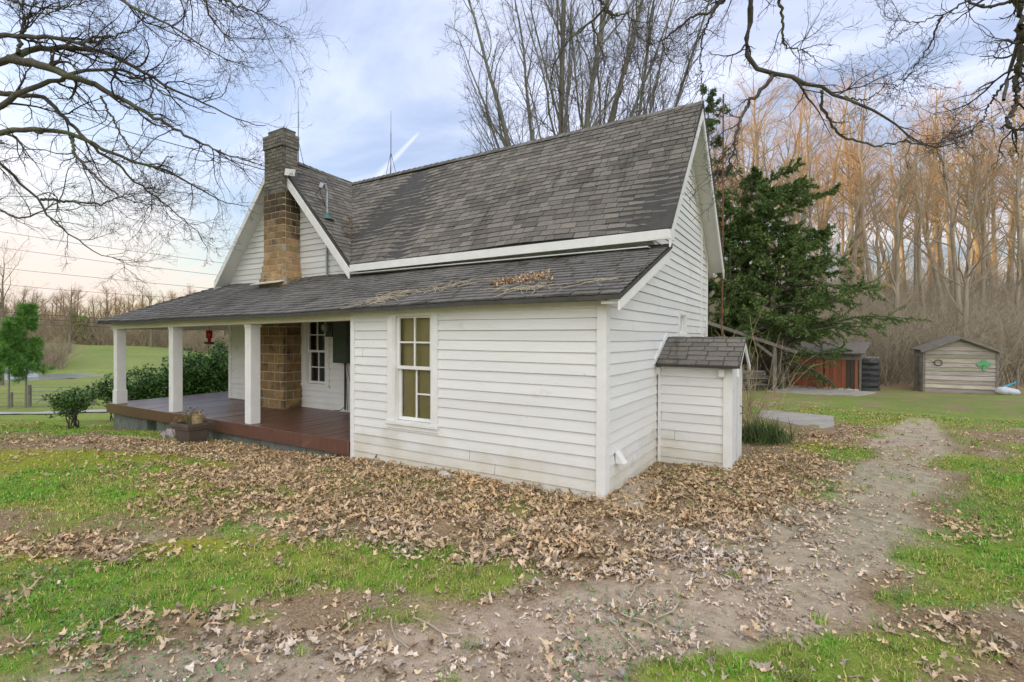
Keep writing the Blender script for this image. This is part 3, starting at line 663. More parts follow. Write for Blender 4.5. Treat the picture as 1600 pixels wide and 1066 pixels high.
# frieze boards lying on the gable siding under the soffit
mb = MB(); rake(mb, (.001, W - .1, 3.06), (.001, YR, ZR - .15), .14, .028, (1, 0, 0)); rake(mb, (.001, YR, ZR - .15), (.001, 5.58, 3.24), .1, .028, (1, 0, 0))
mb.build('frieze', M['trim'], house)

# --- porch / lean-to roof: hipped at its left end, a little sunk there
def zE(x): return 2.125 + .0118 * (x - .2)
HTX = -10.42
pr = MB(); pd = MB()
FLx, FRx, FY = -11.75, .24, -.22
def porch_fn(s, t, h):                    # s = x, t = 0..1 up the slope measured in metres of slope (2.17)
    k = t / 2.17; y = FY + (W + .02 - FY) * k; zt_ = 2.90 + .0025 * (s + 10)
    z = zE(s) * (1 - k) + zt_ * k
    z += .022 * (float(vnoise(s * .6, t * .9, 77)) - .5) * 2 + .007 * (float(vnoise(s * 2.5, t * 2, 78)) - .5)
    return (s, y - h * .35, z + h * .93)
shingles(pr, [(FLx, 0), (FRx, 0), (FRx, 2.17), (HTX, 2.17)], porch_fn, exp=.125, seed=21, var=.16, wav=.004, th=.013)
n_ = 40
for i in range(n_):                        # deck boards under it
    a = FLx + (FRx - FLx) * i / n_; b = FLx + (FRx - FLx) * (i + 1) / n_
    def tt(x): return 2.17 if x >= HTX else 2.17 * (x - FLx) / (HTX - FLx)
    top = [porch_fn(a, 0, -.012), porch_fn(b, 0, -.012), porch_fn(b, max(tt(b), .01), -.012), porch_fn(a, max(tt(a), .005), -.012)]
    bot = [(p[0], p[1], p[2] - .045) for p in top]
    pd.hexa(bot + top)
# left slope
ls = MB()
roof_plane(pr, pd, [(FLx, 5.6, 1.98), (FLx, FY, 1.98), (HTX, W + .02, 2.90), (HTX, 5.6, 2.90)], (0, -1, 0), (HTX - FLx, 0, .92), 22, th=.04, exp=.125, var=.16)
for i in range(16):
    a = np.array([FLx, FY, 1.995]) + (np.array([HTX, W, 2.905]) - np.array([FLx, FY, 1.985])) * (i / 16); b = np.array([FLx, FY, 1.985]) + (np.array([HTX, W, 2.90]) - np.array([FLx, FY, 1.985])) * ((i + 1.15) / 16)
    g = random.uniform(.75, 1.05); sd = np.array([.10, -.06, -.0]); s2 = np.array([-.06, .10, -.05])
    pr.poly([a + (0, 0, .03), b + (0, 0, .018), b + sd + (0, 0, -.01), a + sd + (0, 0, .0)], (g, g, g)); pr.poly([b + (0, 0, .018), a + (0, 0, .03), a + s2, b + s2], (g, g, g))
porch_roof = pr.build('porch_roof', M['old_shingle'], house)
pd.build('roof_deck', M['decking'], house)
# drip edge, rake board, beam, ceiling
mb = MB()
rake(mb, (FRx - .03, FY + .02, zE(.2) - .05), (FRx - .03, W, 2.90 - .05), .11, .022, (1, 0, 0))
mb.build('rake_board', M['trim'], house); mb = MB(); mb.box(.026, FRx - .032, FY + .05, .03, 2.03, 2.06)
mb.build('rake_board', M['trim'], house)
mb = MB()
def bm_(x0, x1, y0, y1, z0, z1): mb.hexa([(x0, y0, z0 + zE(x0)), (x1, y0, z0 + zE(x1)), (x1, y1, z0 + zE(x1)), (x0, y1, z0 + zE(x0)), (x0, y0, z1 + zE(x0)), (x1, y0, z1 + zE(x1)), (x1, y1, z1 + zE(x1)), (x0, y1, z1 + zE(x0))])
bm_(-11.62, LX - .025, -.02, .12, -.155, -.0); 
bm_(-11.62, -11.48, .12, 5.5, -.155, -.02)
mb.build('beam', M['cream'], house, bevel=.004)
mb = MB(); mb.poly([(-11.5, .12, 2.0), (LX, .12, 2.06), (LX, W, 2.12), (-11.5, W, 2.06)]); mb.poly([(-11.5, W, 2.06), (-10.1, W, 2.06), (-10.1, 5.5, 2.06), (-11.5, 5.5, 2.0)])
mb.build('porch_ceiling', M['cream'], house)
# deck
def zD(x): return .215 + .0055 * (x + 3.75)
mb = MB(); rr = random.Random(3)
x = -11.7
while x < LX - .03:
    x2 = min(x + .102, LX - .03); g = rr.uniform(.85, 1.08); dz = rr.uniform(-.002, .002)
    mb.hexa([(x + .002, -.03, zD(x) - .03), (x2 - .002, -.03, zD(x2) - .03), (x2 - .002, W - .02, zD(x2) - .02), (x + .002, W - .02, zD(x) - .02), (x + .002, -.03, zD(x) + dz), (x2 - .002, -.03, zD(x2) + dz), (x2 - .002, W - .02, zD(x2) + .012 + dz), (x + .002, W - .02, zD(x) + .012 + dz)], (g, g, g))
    x = x2
y = W - .015
while y < 5.4:
    g = rr.uniform(.85, 1.08); mb.box(-11.7, -10.13, y, y + .098, zD(-11) - .03, zD(-11) + .012, (g, g, g)); y += .102
mb.build('porch_floor', M['deck'], house)
mb = MB()
for a, b in ((-11.72, -8.2), (-8.195, LX - .03)):
    mb.hexa([(a, -.06, zD(a) - .205), (b, -.06, zD(b) - .205), (b, -.031, zD(b) - .205), (a, -.031, zD(a) - .205), (a, -.06, zD(a) + .004), (b, -.06, zD(b) + .004), (b, -.031, zD(b) + .004), (a, -.031, zD(a) + .004)])
mb.box(-11.735, -11.705, -.06, 5.4, -.04, zD(-11.7) + .002)
mb.build('porch_skirt', M['deck'], house, bevel=.004)
# foundation: grey blocks with openings
mb = MB(); x = -11.6
while x < LX - .3:
    w_ = .40; 
    if -10.25 < x < -9.7 or -8.6 < x < -8.3:
        if mb.v: mb.build('foundation', M['cmu'], house, bevel=.004); mb = MB()
    else: mb.box(x, x + w_ - .012, .02, .2, -.62, -.205 + zD(x), (rr.uniform(.8, 1.1),) * 3)
    x += w_
mb.build('foundation', M['cmu'], house, bevel=.004); mb = MB()
for y in np.arange(.2, 5.2, .4): mb.box(-11.62, -11.44, y, y + .39, -.7, -.06, (rr.uniform(.8, 1.1),) * 3)
mb.build('foundation', M['cmu'], house, bevel=.004); mb = MB()
for x in np.arange(LX, -.4, .41): mb.box(x, x + .40, .04, .16, -.3, -.04, (rr.uniform(.6, .9),) * 3)
mb.build('foundation', M['cmu'], house, bevel=.004)
boards('crawl_space', [(-11.4, LX, .24, .26, -.7, .17), (LX - .2, -.1, .18, .2, -.3, .1)], M['dark'], house, 0)
# posts
for k, (bx_, by_) in enumerate(((-11.45, .09), (-8.98, .10), (-6.36, .10))):
    mb = MB(); h_ = .085; z0 = zD(bx_) + .0; z1 = zE(bx_) - .155
    mb.box(bx_ - h_, bx_ + h_, by_ - h_, by_ + h_, z0, z1); mb.box(bx_ - h_ - .012, bx_ + h_ + .012, by_ - h_ - .012, by_ + h_ + .012, z1 - .05, z1 - .002)
    if k == 0: mb.box(bx_ - h_ - .018, bx_ + h_ + .018, by_ - h_ - .018, by_ + h_ + .018, z0, z0 + .30)
    for s_ in (-1, 1): mb.box(bx_ + s_ * (h_ - .012) - .012, bx_ + s_ * (h_ - .012) + .012, by_ - h_ - .004, by_ - h_ + .002, z0 + (.31 if k == 0 else .005), z1 - .055)
    mb.build('post', M['trim'], house, bevel=.005)

# --- chimney
ch = MB(); mo = MB(); rr = random.Random(11)
def course(mb, x0, x1, y0, y1, z0, z1, w, off, colf, prot=.006, gap=.012):
    # front face and right side blocks, one course
    def run(a0, a1, put):
        a = a0 - off
        while a < a1:
            p, q_ = max(a, a0), min(a + w - gap, a1)
            if q_ - p > .03: put(p, q_)
            a += w
    run(x0, x1, lambda p, q_: mb.box(p, q_, y0 - prot * rr.uniform(.4, 1.3), y0 + .06, z0 + gap / 2, z1 - gap / 2, colf((p + q_) / 2, (z0 + z1) / 2)))
    run(y0 + .062, y1, lambda p, q_: mb.box(x1 - .06, x1 + prot * rr.uniform(.4, 1.3), p, q_, z0 + gap / 2, z1 - gap / 2, colf(p, (z0 + z1) / 2)))
    run(y0 + .062, y1, lambda p, q_: mb.box(x0 - prot, x0 + .06, p, q_, z0 + gap / 2, z1 - gap / 2, colf(p, (z0 + z1) / 2)))
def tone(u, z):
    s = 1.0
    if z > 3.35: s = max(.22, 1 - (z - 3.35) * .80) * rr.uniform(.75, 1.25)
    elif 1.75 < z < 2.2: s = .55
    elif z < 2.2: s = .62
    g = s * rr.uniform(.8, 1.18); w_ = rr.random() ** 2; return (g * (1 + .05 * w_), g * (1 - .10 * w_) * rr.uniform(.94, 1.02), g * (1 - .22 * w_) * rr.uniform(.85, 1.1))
z = .2; k = 0; CYF = 1.36
while z < 4.62:
    t = np.clip((z - 2.75) / .45, 0, 1); x0 = -8.22 + .13 * t; x1 = -7.37 - .07 * t
    hb, wb = (.187, .38) if z < 2.6 else (.135, .28)
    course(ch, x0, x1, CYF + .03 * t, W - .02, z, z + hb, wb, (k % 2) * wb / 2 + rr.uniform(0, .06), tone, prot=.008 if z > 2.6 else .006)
    mo.box(x0 + .001, x1 - .001, CYF + .03 * t + .001, W + .05, z, z + hb)
    z += hb; k += 1
chim = ch.build('chimney', M['block'], house, bevel=.008)
mo.build('mortar', M['mortar'], chim)
b2 = MB(); m2 = MB(); zb = z; k = 0
while z < 5.88:
    e = .0 if z < 5.55 else .022 if z < 5.81 else -.03
    xa, xb, ya, yb = -8.07 - e, -7.43 + e, CYF + .03 - e, 1.72 + e
    if z >= 5.81: xa = -7.98
    course(b2, xa, xb, ya, yb, z, z + .071, .205, (k % 2) * .1, lambda u, zz: (lambda g: (g, g, g * .97))(rr.uniform(.65, 1.15)), .007, .012)
    m2.box(xa + .002, xb - .002, ya + .002, yb, z, z + .071); z += .071; k += 1
m2.box(-8.0, -7.46, CYF + .06, 1.70, z, z + .03)
cap = b2.build('chimney_stack', M['brick'], chim, bevel=.006); m2.build('mortar', M['dark_mortar'], chim)
mb = MB(); p0 = onY(402, 446, CYF - .03); mb.slab([(-8.28, CYF - .16, 2.775), (-7.36, CYF - .16, 2.785), (-7.36, CYF + .0, 2.835), (-8.28, CYF + .0, 2.825)], .02); mb.build('flashing', M['trim'], chim); mb = MB(); mb.beam((-7.40, 1.42, 5.04), (-7.12, 1.43, 4.98), .03, .13); mb.build('flashing', M['metal'] if False else M['trim'], chim)

# --- service mast, meter, electrical panel and rods
mb = MB(); xm = onY(513, 400, W - .03)[0]
zm0 = 2.86; zr_ = 3.04 + (xm - CE) * -2.49 / 2.32
mtop = onX(511, 283, xm)
mb.tube([(xm, W - .06, zm0), (xm, W - .06, 4.62)], .024, 8)
mb.tube([(xm, W - .06, 4.6), (xm - .02, W - .10, 4.72), (xm - .02, W - .17, 4.70), (xm - .02, W - .2, 4.62)], [.03, .05, .055, .04], 8)
mast = mb.build('service_mast', M['metal'], house)
mb = MB(); zz = 3.04 + (CE - xm) * 1.063; mb.tube([(xm, W - .06, zz - .02), (xm, W - .06, zz + .06), (xm, W - .06, zz + .12)], [.14, .06, .03], 10); mb.build('pipe_boot', M['boot'], mast)
mb = MB(); mb.tube([(xm - .02, W - .2, 4.64), (xm - .1, W - .25, 4.5), (xm - .05, W - .2, 4.4), (xm - .015, W - .1, 4.36)], .008, 5); mb.tube([(xm - .02, W - .2, 4.64), (xm + .1, W - .3, 4.5), (xm + .1, W - .2, 4.3), (xm + .02, W - .1, 4.25)], .008, 5); mb.build('wire_loop', M['cable'], mast)
pnl = MB(); pa = onY(520, 503, W - .2); pb = onY(543, 568, W - .2); px0, px1 = pa[0], pb[0]; pz1, pz0 = 2.0, pb[2]
pnl.box(px0, px1, W - .2, W - .03, pz0, pz1); pnl.box(px0 + .02, px1 - .02, W - .208, W - .2, pz0 + .03, pz1 - .03); pnl.box(px0 + .1, px0 + .13, W - .214, W - .208, (pz0 + pz1) / 2 - .02, (pz0 + pz1) / 2 + .02)
panel = pnl.build('electrical_panel', M['panel'], house, bevel=.008)
mb = MB(); xc = (px0 + px1) / 2
mb.tube([(xc, W - .08, pz0 + .02), (xc, W - .08, .26)], .018, 8); mb.tube([(xc, W - .08, pz0), (xc + .06, W - .1, pz0 - .3), (xc + .05, W - .08, .5), (xc + .12, W - .12, .26)], .007, 5)
mb.tube([(xc + .03, W - .08, pz0), (xc + .14, W - .06, pz0 - .4), (xc + .17, W - .06, .24)], .005, 5); mb.tube([(xc, W - .08, .32), (xc - .08, W - .14, .25), (xc - .18, W - .2, .245)], .008, 5)
mb.build('conduit', M['rubber'], panel)
mb = MB(); mc = onY(512, 510, W - .14); mb.box(mc[0] - .10, mc[0] + .10, W - .12, W - .03, 1.68, 2.0); meter = mb.build('electric_meter', M['panel'], house, bevel=.006)
mb = MB(); mb.tube([(mc[0] - .02, W - .12, 1.86), (mc[0] - .02, W - .2, 1.86), (mc[0] - .02, W - .23, 1.86)], [.075, .075, .06], 14); mb.build('meter_dial', M['metal'], meter)
for (rx, ry, rz, top) in ((-6.56, YR, ZR + .0, 1.46), (onX(466, 272, CX)[0], onX(466, 274, CX)[1], 5.5, 1.66), (onY(1016, 177, YR)[0], YR, ZR, 1.42)):
    mb = MB(); mb.tube([(rx, ry, rz - .02), (rx, ry, rz + top * .65)], .009, 6); mb.tube([(rx, ry, rz + top * .65), (rx, ry, rz + top)], [.006, .003], 5)
    for an in (0.3, 2.4, 4.5): mb.tube([(rx, ry, rz + .5), (rx + .16 * math.cos(an), ry + .14 * math.sin(an), rz - .1)], .006, 5)
    mb.build('lightning_rod', M['iron'], house)
mb = MB(); pv = onY(852, 252, YR - .35); mb.tube([(pv[0], pv[1], pv[2] - .12), (pv[0], pv[1], pv[2] + .12)], .03, 8); mb.build('vent_pipe', M['iron'], house)
mb = MB(); v = onX(961, 714, .0); mb.hexa([(.02, v[1] - .05, v[2] - .06), (.12, v[1] - .05, v[2] - .06), (.12, v[1] + .07, v[2] - .06), (.02, v[1] + .07, v[2] - .06), (.02, v[1] - .05, v[2] + .07), (.03, v[1] - .05, v[2] + .07), (.03, v[1] + .07, v[2] + .07), (.02, v[1] + .07, v[2] + .07)]); mb.build('vent_hood', M['trim'], house, bevel=.004)

# --- tool closet built against the right wall (fixed to the house)
cl = bpy.data.objects.new('tool_closet', None); COL.objects.link(cl); cl.parent = house; cl['label'] = 'small lean-on closet with its own little gable roof'
SX, SY0, SY1 = .93, 1.99, 2.98; SR = 2.45
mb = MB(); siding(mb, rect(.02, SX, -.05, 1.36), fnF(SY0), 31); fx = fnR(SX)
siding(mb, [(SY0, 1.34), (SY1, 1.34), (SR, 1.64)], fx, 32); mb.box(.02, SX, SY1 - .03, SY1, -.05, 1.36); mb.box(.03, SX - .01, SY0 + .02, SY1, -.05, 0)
mb.build('wall', M['white'], cl)
mb = MB(); mb.box(SX - .08, SX + .022, SY0 - .028, SY0, -.06, 1.34); mb.box(SX, SX + .024, SY0, SY0 + .09, -.06, 1.36)
mb.build('corner_board', M['trim'], cl, bevel=.003)
boards('corner_board', [(SX, SX + .024, SY1 - .06, SY1 + .01, -.06, 1.36), (.022, .06, SY0 - .028, SY0, -.05, 1.30)], M['trim'], cl)
boards('frieze', [(.062, SX - .082, SY0 - .03, SY0 - .001, 1.275, 1.345)], M['trim'], cl)
boards('bracket', [(.0, .06, SY0 - .08, SY0 - .032, 1.2, 1.30), (SX - .13, SX - .06, SY0 - .08, SY0 - .032, 1.2, 1.30)], M['trim'], cl)
mb = MB(); rr = random.Random(9); y = SY0 + .095
while y < SY1 - .07:
    y2 = min(y + .14, SY1 - .062); mb.box(SX - .01, SX + .014 + rr.uniform(0, .004), y, y2 - .006, -.03, 1.34, (rr.uniform(.9, 1),) * 3); y = y2
door = tag(mb.build('door', M['peel'], cl), 'peeling white plank door')
mb = MB(); mb.tube([(SX + .02, SY1 - .16, .62), (SX + .05, SY1 - .16, .64), (SX + .05, SY1 - .16, .72), (SX + .02, SY1 - .16, .74)], .007, 6); mb.build('handle', M['iron'], door)
sh = MB(); dk = MB(); RX = 1.06
roof_plane(sh, dk, [(.035, 1.80, 1.345), (RX, 1.80, 1.345), (RX, SR, 1.70), (.035, SR, 1.70)], (1, 0, 0), (0, SR - 1.8, .355), 41, th=.03, exp=.118, tab=(.14, .26), var=.16)
roof_plane(sh, dk, [(RX, 3.10, 1.345), (.035, 3.10, 1.345), (.035, SR, 1.70), (RX, SR, 1.70)], (-1, 0, 0), (0, SR - 3.1, .355), 42, th=.03, exp=.118, tab=(.14, .26))
sh.build('roof', M['shingle'], cl); dk.build('roof_deck', M['decking'], cl)
mb = MB(); rake(mb, (RX - .03, 1.80, 1.31), (RX - .03, SR, 1.66), .09, .022, (1, 0, 0)); rake(mb, (RX - .03, SR, 1.66), (RX - .03, 3.10, 1.31), .09, .022, (1, 0, 0)); mb.build('rake_board', M['trim'], cl)
mb = MB(); rake(mb, (.005, 1.78, 1.40), (.005, SR, 1.765), .06, .028, (1, 0, 0)); mb.build('rake_board', M['trim'], cl)

# ------------------------------------------------------------------ things on and round the porch
def lumps(n, c, r, rng): return c + rng.normal(size=(n, 3)) * r
# leaf scraps / twigs lying on the porch roof
def leaf_cards(centers, size, rng, nrm=None, tilt=.6, lobed=True, shade=None):
    """lobed dead-leaf shapes: returns verts, tris, cols"""
    n = len(centers); size = np.broadcast_to(size, (n,))
    prof = np.array([(0, -.5), (.05, -.34), (.17, -.24), (.10, -.13), (.24, .0), (.14, .10), (.25, .23), (.12, .30), (.07, .44), (0, .5), (-.08, .43), (-.12, .30), (-.25, .22), (-.13, .10), (-.24, -.01), (-.10, -.12), (-.18, -.24), (-.05, -.35)]) if lobed is True else \
        np.array([(0, -.5), (.22, -.3), (.15, .1), (.3, .3), (0, .5), (-.26, .2), (-.14, -.1)]) if lobed == 'bit' else np.array([(0, -.5), (.2, -.2), (.24, .1), (0, .5), (-.24, .1), (-.2, -.2)])
    k = len(prof)
    jit = 1 + rng.normal(size=(n, k, 1)) * .16
    P = prof[None] * jit * size[:, None, None]
    P[:, :, 0] *= rng.uniform(.6, 1.25, (n, 1))
    curl = rng.normal(size=(n, 1)) * 1.9 + .5; bend = rng.normal(size=(n, 1)) * 1.3; tw = rng.normal(size=(n, 1)) * 1.2
    s = size[:, None]
    Zc = curl * P[:, :, 0] ** 2 / s + bend * P[:, :, 1] ** 2 / s * .8 + tw * P[:, :, 0] * P[:, :, 1] / s + rng.normal(size=(n, k)) * s * .035
    L3 = np.concatenate([P, Zc[:, :, None]], 2)
    L3 = np.concatenate([L3, np.zeros((n, 1, 3))], 1)             # midpoint
    yaw = rng.uniform(0, 2 * math.pi, n); ax = rng.normal(size=n) * tilt; ay = rng.normal(size=n) * tilt
    cy, sy = np.cos(yaw), np.sin(yaw); ca, sa = np.cos(ax), np.sin(ax); cb, sb_ = np.cos(ay), np.sin(ay)
    Rz = np.zeros((n, 3, 3)); Rz[:, 0, 0] = cy; Rz[:, 0, 1] = -sy; Rz[:, 1, 0] = sy; Rz[:, 1, 1] = cy; Rz[:, 2, 2] = 1
    Rx = np.zeros((n, 3, 3)); Rx[:, 0, 0] = 1; Rx[:, 1, 1] = ca; Rx[:, 1, 2] = -sa; Rx[:, 2, 1] = sa; Rx[:, 2, 2] = ca
    Ry = np.zeros((n, 3, 3)); Ry[:, 1, 1] = 1; Ry[:, 0, 0] = cb; Ry[:, 0, 2] = sb_; Ry[:, 2, 0] = -sb_; Ry[:, 2, 2] = cb
    Rm = Rx @ Ry @ Rz
    V = np.einsum('nij,nkj->nki', Rm, L3) + centers[:, None]
    i = np.arange(k); tri = np.stack([i, (i + 1) % k, np.full(k, k)], 1)
    Fc = (tri[None] + (np.arange(n) * (k + 1))[:, None, None]).reshape(-1, 3)
    if shade is None:
        g = rng.uniform(.55, 1.15, (n, 1)); shade = np.concatenate([g * rng.uniform(.95, 1.05, (n, 1)), g * rng.uniform(.88, 1.0, (n, 1)), g * rng.uniform(.75, 1.0, (n, 1))], 1)
    C_ = np.repeat(shade, k + 1, 0)
    return V.reshape(-1, 3), Fc, C_

# ---- branch growing, all in arrays
def tubes(groups, k):
    """groups: list of (P (m,n,3), R (m,n)); returns verts, quads"""
    Vs, Fs, base = [], [], 0
    for P, R in groups:
        m, n, _ = P.shape
        if m == 0: continue
        T = np.gradient(P, axis=1); T /= np.linalg.norm(T, axis=2, keepdims=True) + 1e-9
        mean = T.mean(1); ref = np.where(np.abs(mean[:, 2:3]) < .8, np.array([[0, 0, 1.]]), np.array([[1., .1, 0]]))[:, None, :]
        U = np.cross(T, np.broadcast_to(ref, T.shape)); U /= np.linalg.norm(U, axis=2, keepdims=True) + 1e-9; Wv = np.cross(T, U)
        an = np.arange(k) * 2 * math.pi / k
        V = P[:, :, None] + (U[:, :, None] * np.cos(an)[None, None, :, None] + Wv[:, :, None] * np.sin(an)[None, None, :, None]) * R[:, :, None, None]
        ii = base + np.arange(m * n * k).reshape(m, n, k)
        q = np.stack([ii[:, :-1], np.roll(ii[:, :-1], -1, 2), np.roll(ii[:, 1:], -1, 2), ii[:, 1:]], -1).reshape(-1, 4)
        Vs.append(V.reshape(-1, 3)); Fs.append(q); base += m * n * k
    return np.concatenate(Vs), np.concatenate(Fs)
def sample(P, R, ti, t):
    n = P.shape[1]; x = t * (n - 1); i = np.clip(x.astype(int), 0, n - 2); f = (x - i)[:, None]
    p = P[ti, i] * (1 - f) + P[ti, i + 1] * f; d = P[ti, i + 1] - P[ti, i]; d /= np.linalg.norm(d, axis=1, keepdims=True) + 1e-9
    r = R[ti, i] * (1 - f[:, 0]) + R[ti, i + 1] * f[:, 0]
    return p, d, r
def sprout(P, R, per, rng, t0=.2, t1=1.0, ang=(.5, 1.0), length=(.4, .9), nseg=5, wob=.25, trop=0.0, rr=.6, rmin=.0015, bylen=True, taper=.25, flat=0.0, tipless=.5):
    """grow `per` children on every polyline; lengths shrink towards the tip"""
    m = P.shape[0]; ti = np.repeat(np.arange(m), per); t = rng.uniform(t0, t1, len(ti))
    p, d, r = sample(P, R, ti, t)
    rnd = rng.normal(size=d.shape); rnd[:, 2] *= (1 - flat); perp = rnd - d * (rnd * d).sum(1, keepdims=True); perp /= np.linalg.norm(perp, axis=1, keepdims=True) + 1e-9
    a = rng.uniform(*ang, len(ti))[:, None]; dr = d * np.cos(a) + perp * np.sin(a)
    L_ = rng.uniform(*length, len(ti)) * (1 - tipless * (t - t0) / (t1 - t0 + 1e-9)); 
    if bylen:
        pl = np.linalg.norm(np.diff(P, axis=1), axis=2).sum(1); L_ = L_ * pl[ti]
    C_ = np.zeros((len(ti), nseg + 1, 3)); C_[:, 0] = p
    for s in range(nseg):
        dr = dr + rng.normal(size=dr.shape) * wob; dr[:, 2] += trop; dr /= np.linalg.norm(dr, axis=1, keepdims=True)
        C_[:, s + 1] = C_[:, s] + dr * (L_ / nseg)[:, None]
    r0 = np.maximum(r * rr, rmin); rad = r0[:, None] * np.linspace(1, taper, nseg + 1)[None]
    return C_, np.maximum(rad, rmin * .6)

def twiggy(name, curves, mat_, parent=None, loc=np.zeros(3)):
    V, Fq = tubes([(P - loc, R) for P, R in curves], 3); return np_mesh(name, V, Fq, mat_, parent)

# things lying on the porch roof
def on_porch_roof(px, py):
    best = None
    for t in np.linspace(0, 2.17, 200):
        k = t / 2.17; y = FY + (W + .02 - FY) * k; p = onY(px, py, y); q = porch_fn(p[0], t, 0)
        e = abs(q[2] - p[2])
        if best is None or e < best[0]: best = (e, np.array(q))
    return best[1]
rng = np.random.default_rng(5)
pile = []
for k in range(420):
    u = rng.uniform(0, 1); pxx = 768 + 92 * u + rng.normal() * 3; pyy = 446 - 14 * u + rng.normal() * 3.2 * (.5 + u)
    pile.append(on_porch_roof(pxx, pyy) + (0, 0, .012 + abs(rng.normal()) * .016))
V, Fc, C_ = leaf_cards(np.array(pile), .055, rng, tilt=.4)
tag(np_mesh('fallen_leaves', V, Fc, M['leaf'], cols=C_), 'drift of brown leaves caught on the porch roof above the plain siding', 'leaf pile', kind='stuff')
def twig_pile(spec, label, seed):
    rng = np.random.default_rng(seed); Ps = []; 
    for (pa, pb, n) in spec:
        for k in range(n):
            t = rng.uniform(0, 1); a = on_porch_roof(pa[0] + (pb[0] - pa[0]) * t + rng.normal() * 5, pa[1] + (pb[1] - pa[1]) * t + rng.normal() * 2) + (0, 0, .03)
            an = rng.uniform(-.9, .9) + (math.pi if rng.random() < .5 else 0); L_ = rng.uniform(.1, .45); P = [a]
            for s in range(5):
                an += rng.normal() * .45; q_ = P[-1] + np.array([math.cos(an), math.sin(an) * .6, 0]) * L_ / 5
                kk = (q_[1] - FY) / (W + .02 - FY) * 2.17; q_ = np.array(porch_fn(q_[0], kk, .025 + abs(rng.normal()) * .012)); P.append(q_)
            Ps.append(P)
    Ps = np.array(Ps); V, Fq = tubes([(Ps, np.full(Ps.shape[:2], .0045))], 4)
    tag(np_mesh('twigs', V, Fq, M['cane']), label, 'twigs', kind='stuff')
twig_pile([((600, 470), (650, 455), 34), ((655, 462), (730, 445), 22), ((780, 455), (850, 452), 26), ((925, 445), (950, 440), 8), ((560, 478), (600, 470), 8), ((700, 445), (760, 440), 8)], 'loose dead twigs scattered over the porch roof', 3)
# dead plant wedged in the roof valley
p0 = np.array([CE - .25, 1.85, 3.5]); vp = onY(545, 357, 1.95)
rng = np.random.default_rng(8); cc = vp + rng.normal(size=(60, 3)) * (.05, .04, .13) + (0, -.02, 0); V, Fc, C_ = leaf_cards(cc, .07, rng, tilt=1.2)
tag(np_mesh('dead_plant', V, Fc, M['leaf'], cols=C_ * .45), 'small dead plant wedged in the valley between the two steep roofs', 'plant')

# planter with a dry plant and a tin
pc = onZ(301, 697, -.1); PX, PY = pc[0], pc[1]; PX, PY = onZ(300, 690, -.12)[:2]; pz = Hs(PX, PY) + .03
pl = thing('planter', 'brown plastic planter box standing in leaves in front of the porch', 'planter', (PX, PY, pz), math.radians(6))
mb = MB(); n8 = lambda w, d, z: [(-w, -d, z), (w, -d, z), (w, d, z), (-w, d, z)]
mb.hexa(n8(.165, .15, -.02) + n8(.20, .185, .27)); mb.build('pot', M['planter'], pl, bevel=.012)
mb = MB()
for (x0, x1, y0, y1) in ((-.245, .245, -.225, -.19), (-.245, .245, .19, .225), (-.245, -.21, -.19, .19), (.21, .245, -.19, .19)): mb.box(x0, x1, y0, y1, .275, .335)
mb.box(-.225, .225, -.205, .205, .23, .274); mb.build('rim', M['planter'], pl, bevel=.006)
mb = MB(); mb.box(-.205, .205, -.185, .185, .276, .305); mb.build('soil', M['soil'], pl)
rng = np.random.default_rng(4); base = np.zeros((26, 1, 3)); st = np.zeros((26, 5, 3)); st[:, 0] = rng.normal(size=(26, 3)) * (.06, .05, 0) + (-.05, 0, .30); dr = rng.normal(size=(26, 3)) * .5; dr[:, 2] = 1
for s in range(4): dr += rng.normal(size=dr.shape) * .3; dr /= np.linalg.norm(dr, axis=1)[:, None]; st[:, s + 1] = st[:, s] + dr * .06
tw1 = sprout(st, np.full((26, 5), .003), 4, rng, length=(.4, .9), rmin=.0015)
dp = thing('dry_plant', 'withered bushy plant growing in the brown planter', 'plant', (PX, PY, pz), math.radians(6))
twiggy('stem', [(st, np.full((26, 5), .003)), tw1], M['dry'], dp)
V, Fc, C_ = leaf_cards(tw1[0][:, -1], .04, rng, tilt=1.2, lobed=False); np_mesh('foliage', V, Fc, M['dry'], dp, cols=C_)
tn = thing('tin_can', 'open tan tin with a curved handle standing in the planter', 'tin', (PX + .12, PY + .03, pz + .305))
mb = MB(); mb.tube([(0, 0, 0), (0, 0, .16), (0, 0, .17)], [.085, .085, .09], 18); mb.build('body', M['brass'], tn)
mb = MB(); mb.tube([(-.085 * math.cos(t), 0, .165 + .07 * math.sin(t)) for t in np.linspace(0, math.pi, 10)], .008, 6); mb.build('handle', M['brass'], tn)
# rag over a stone beside it
rx_, ry_ = onZ(268, 677, -.1)[:2]; g = []; n = 14
mb = MB(); gr = [[None] * n for _ in range(n)]
for i in range(n):
    for j in range(n):
        u, v = i / (n - 1) * 2 - 1, j / (n - 1) * 2 - 1; hgt = .15 * math.exp(-(u * u * 1.6 + v * v * 2.5)) + .05 * math.sin(6 * u + 2 * v) * (1 - .5 * u * u) + .03 * math.sin(9 * v - 3 * u) + .03
        x_, y_ = rx_ + u * .19 + .04 * v, ry_ + v * .12; gr[i][j] = (x_, y_, Hs(x_, y_) + max(hgt, .012))
for i in range(n - 1):
    for j in range(n - 1): mb.poly([gr[i][j], gr[i + 1][j], gr[i + 1][j + 1], gr[i][j + 1]])
tag(mb.build('rag', M['rag'], smooth_=True), 'crumpled pale pink rag on the leaves left of the planter', 'rag')
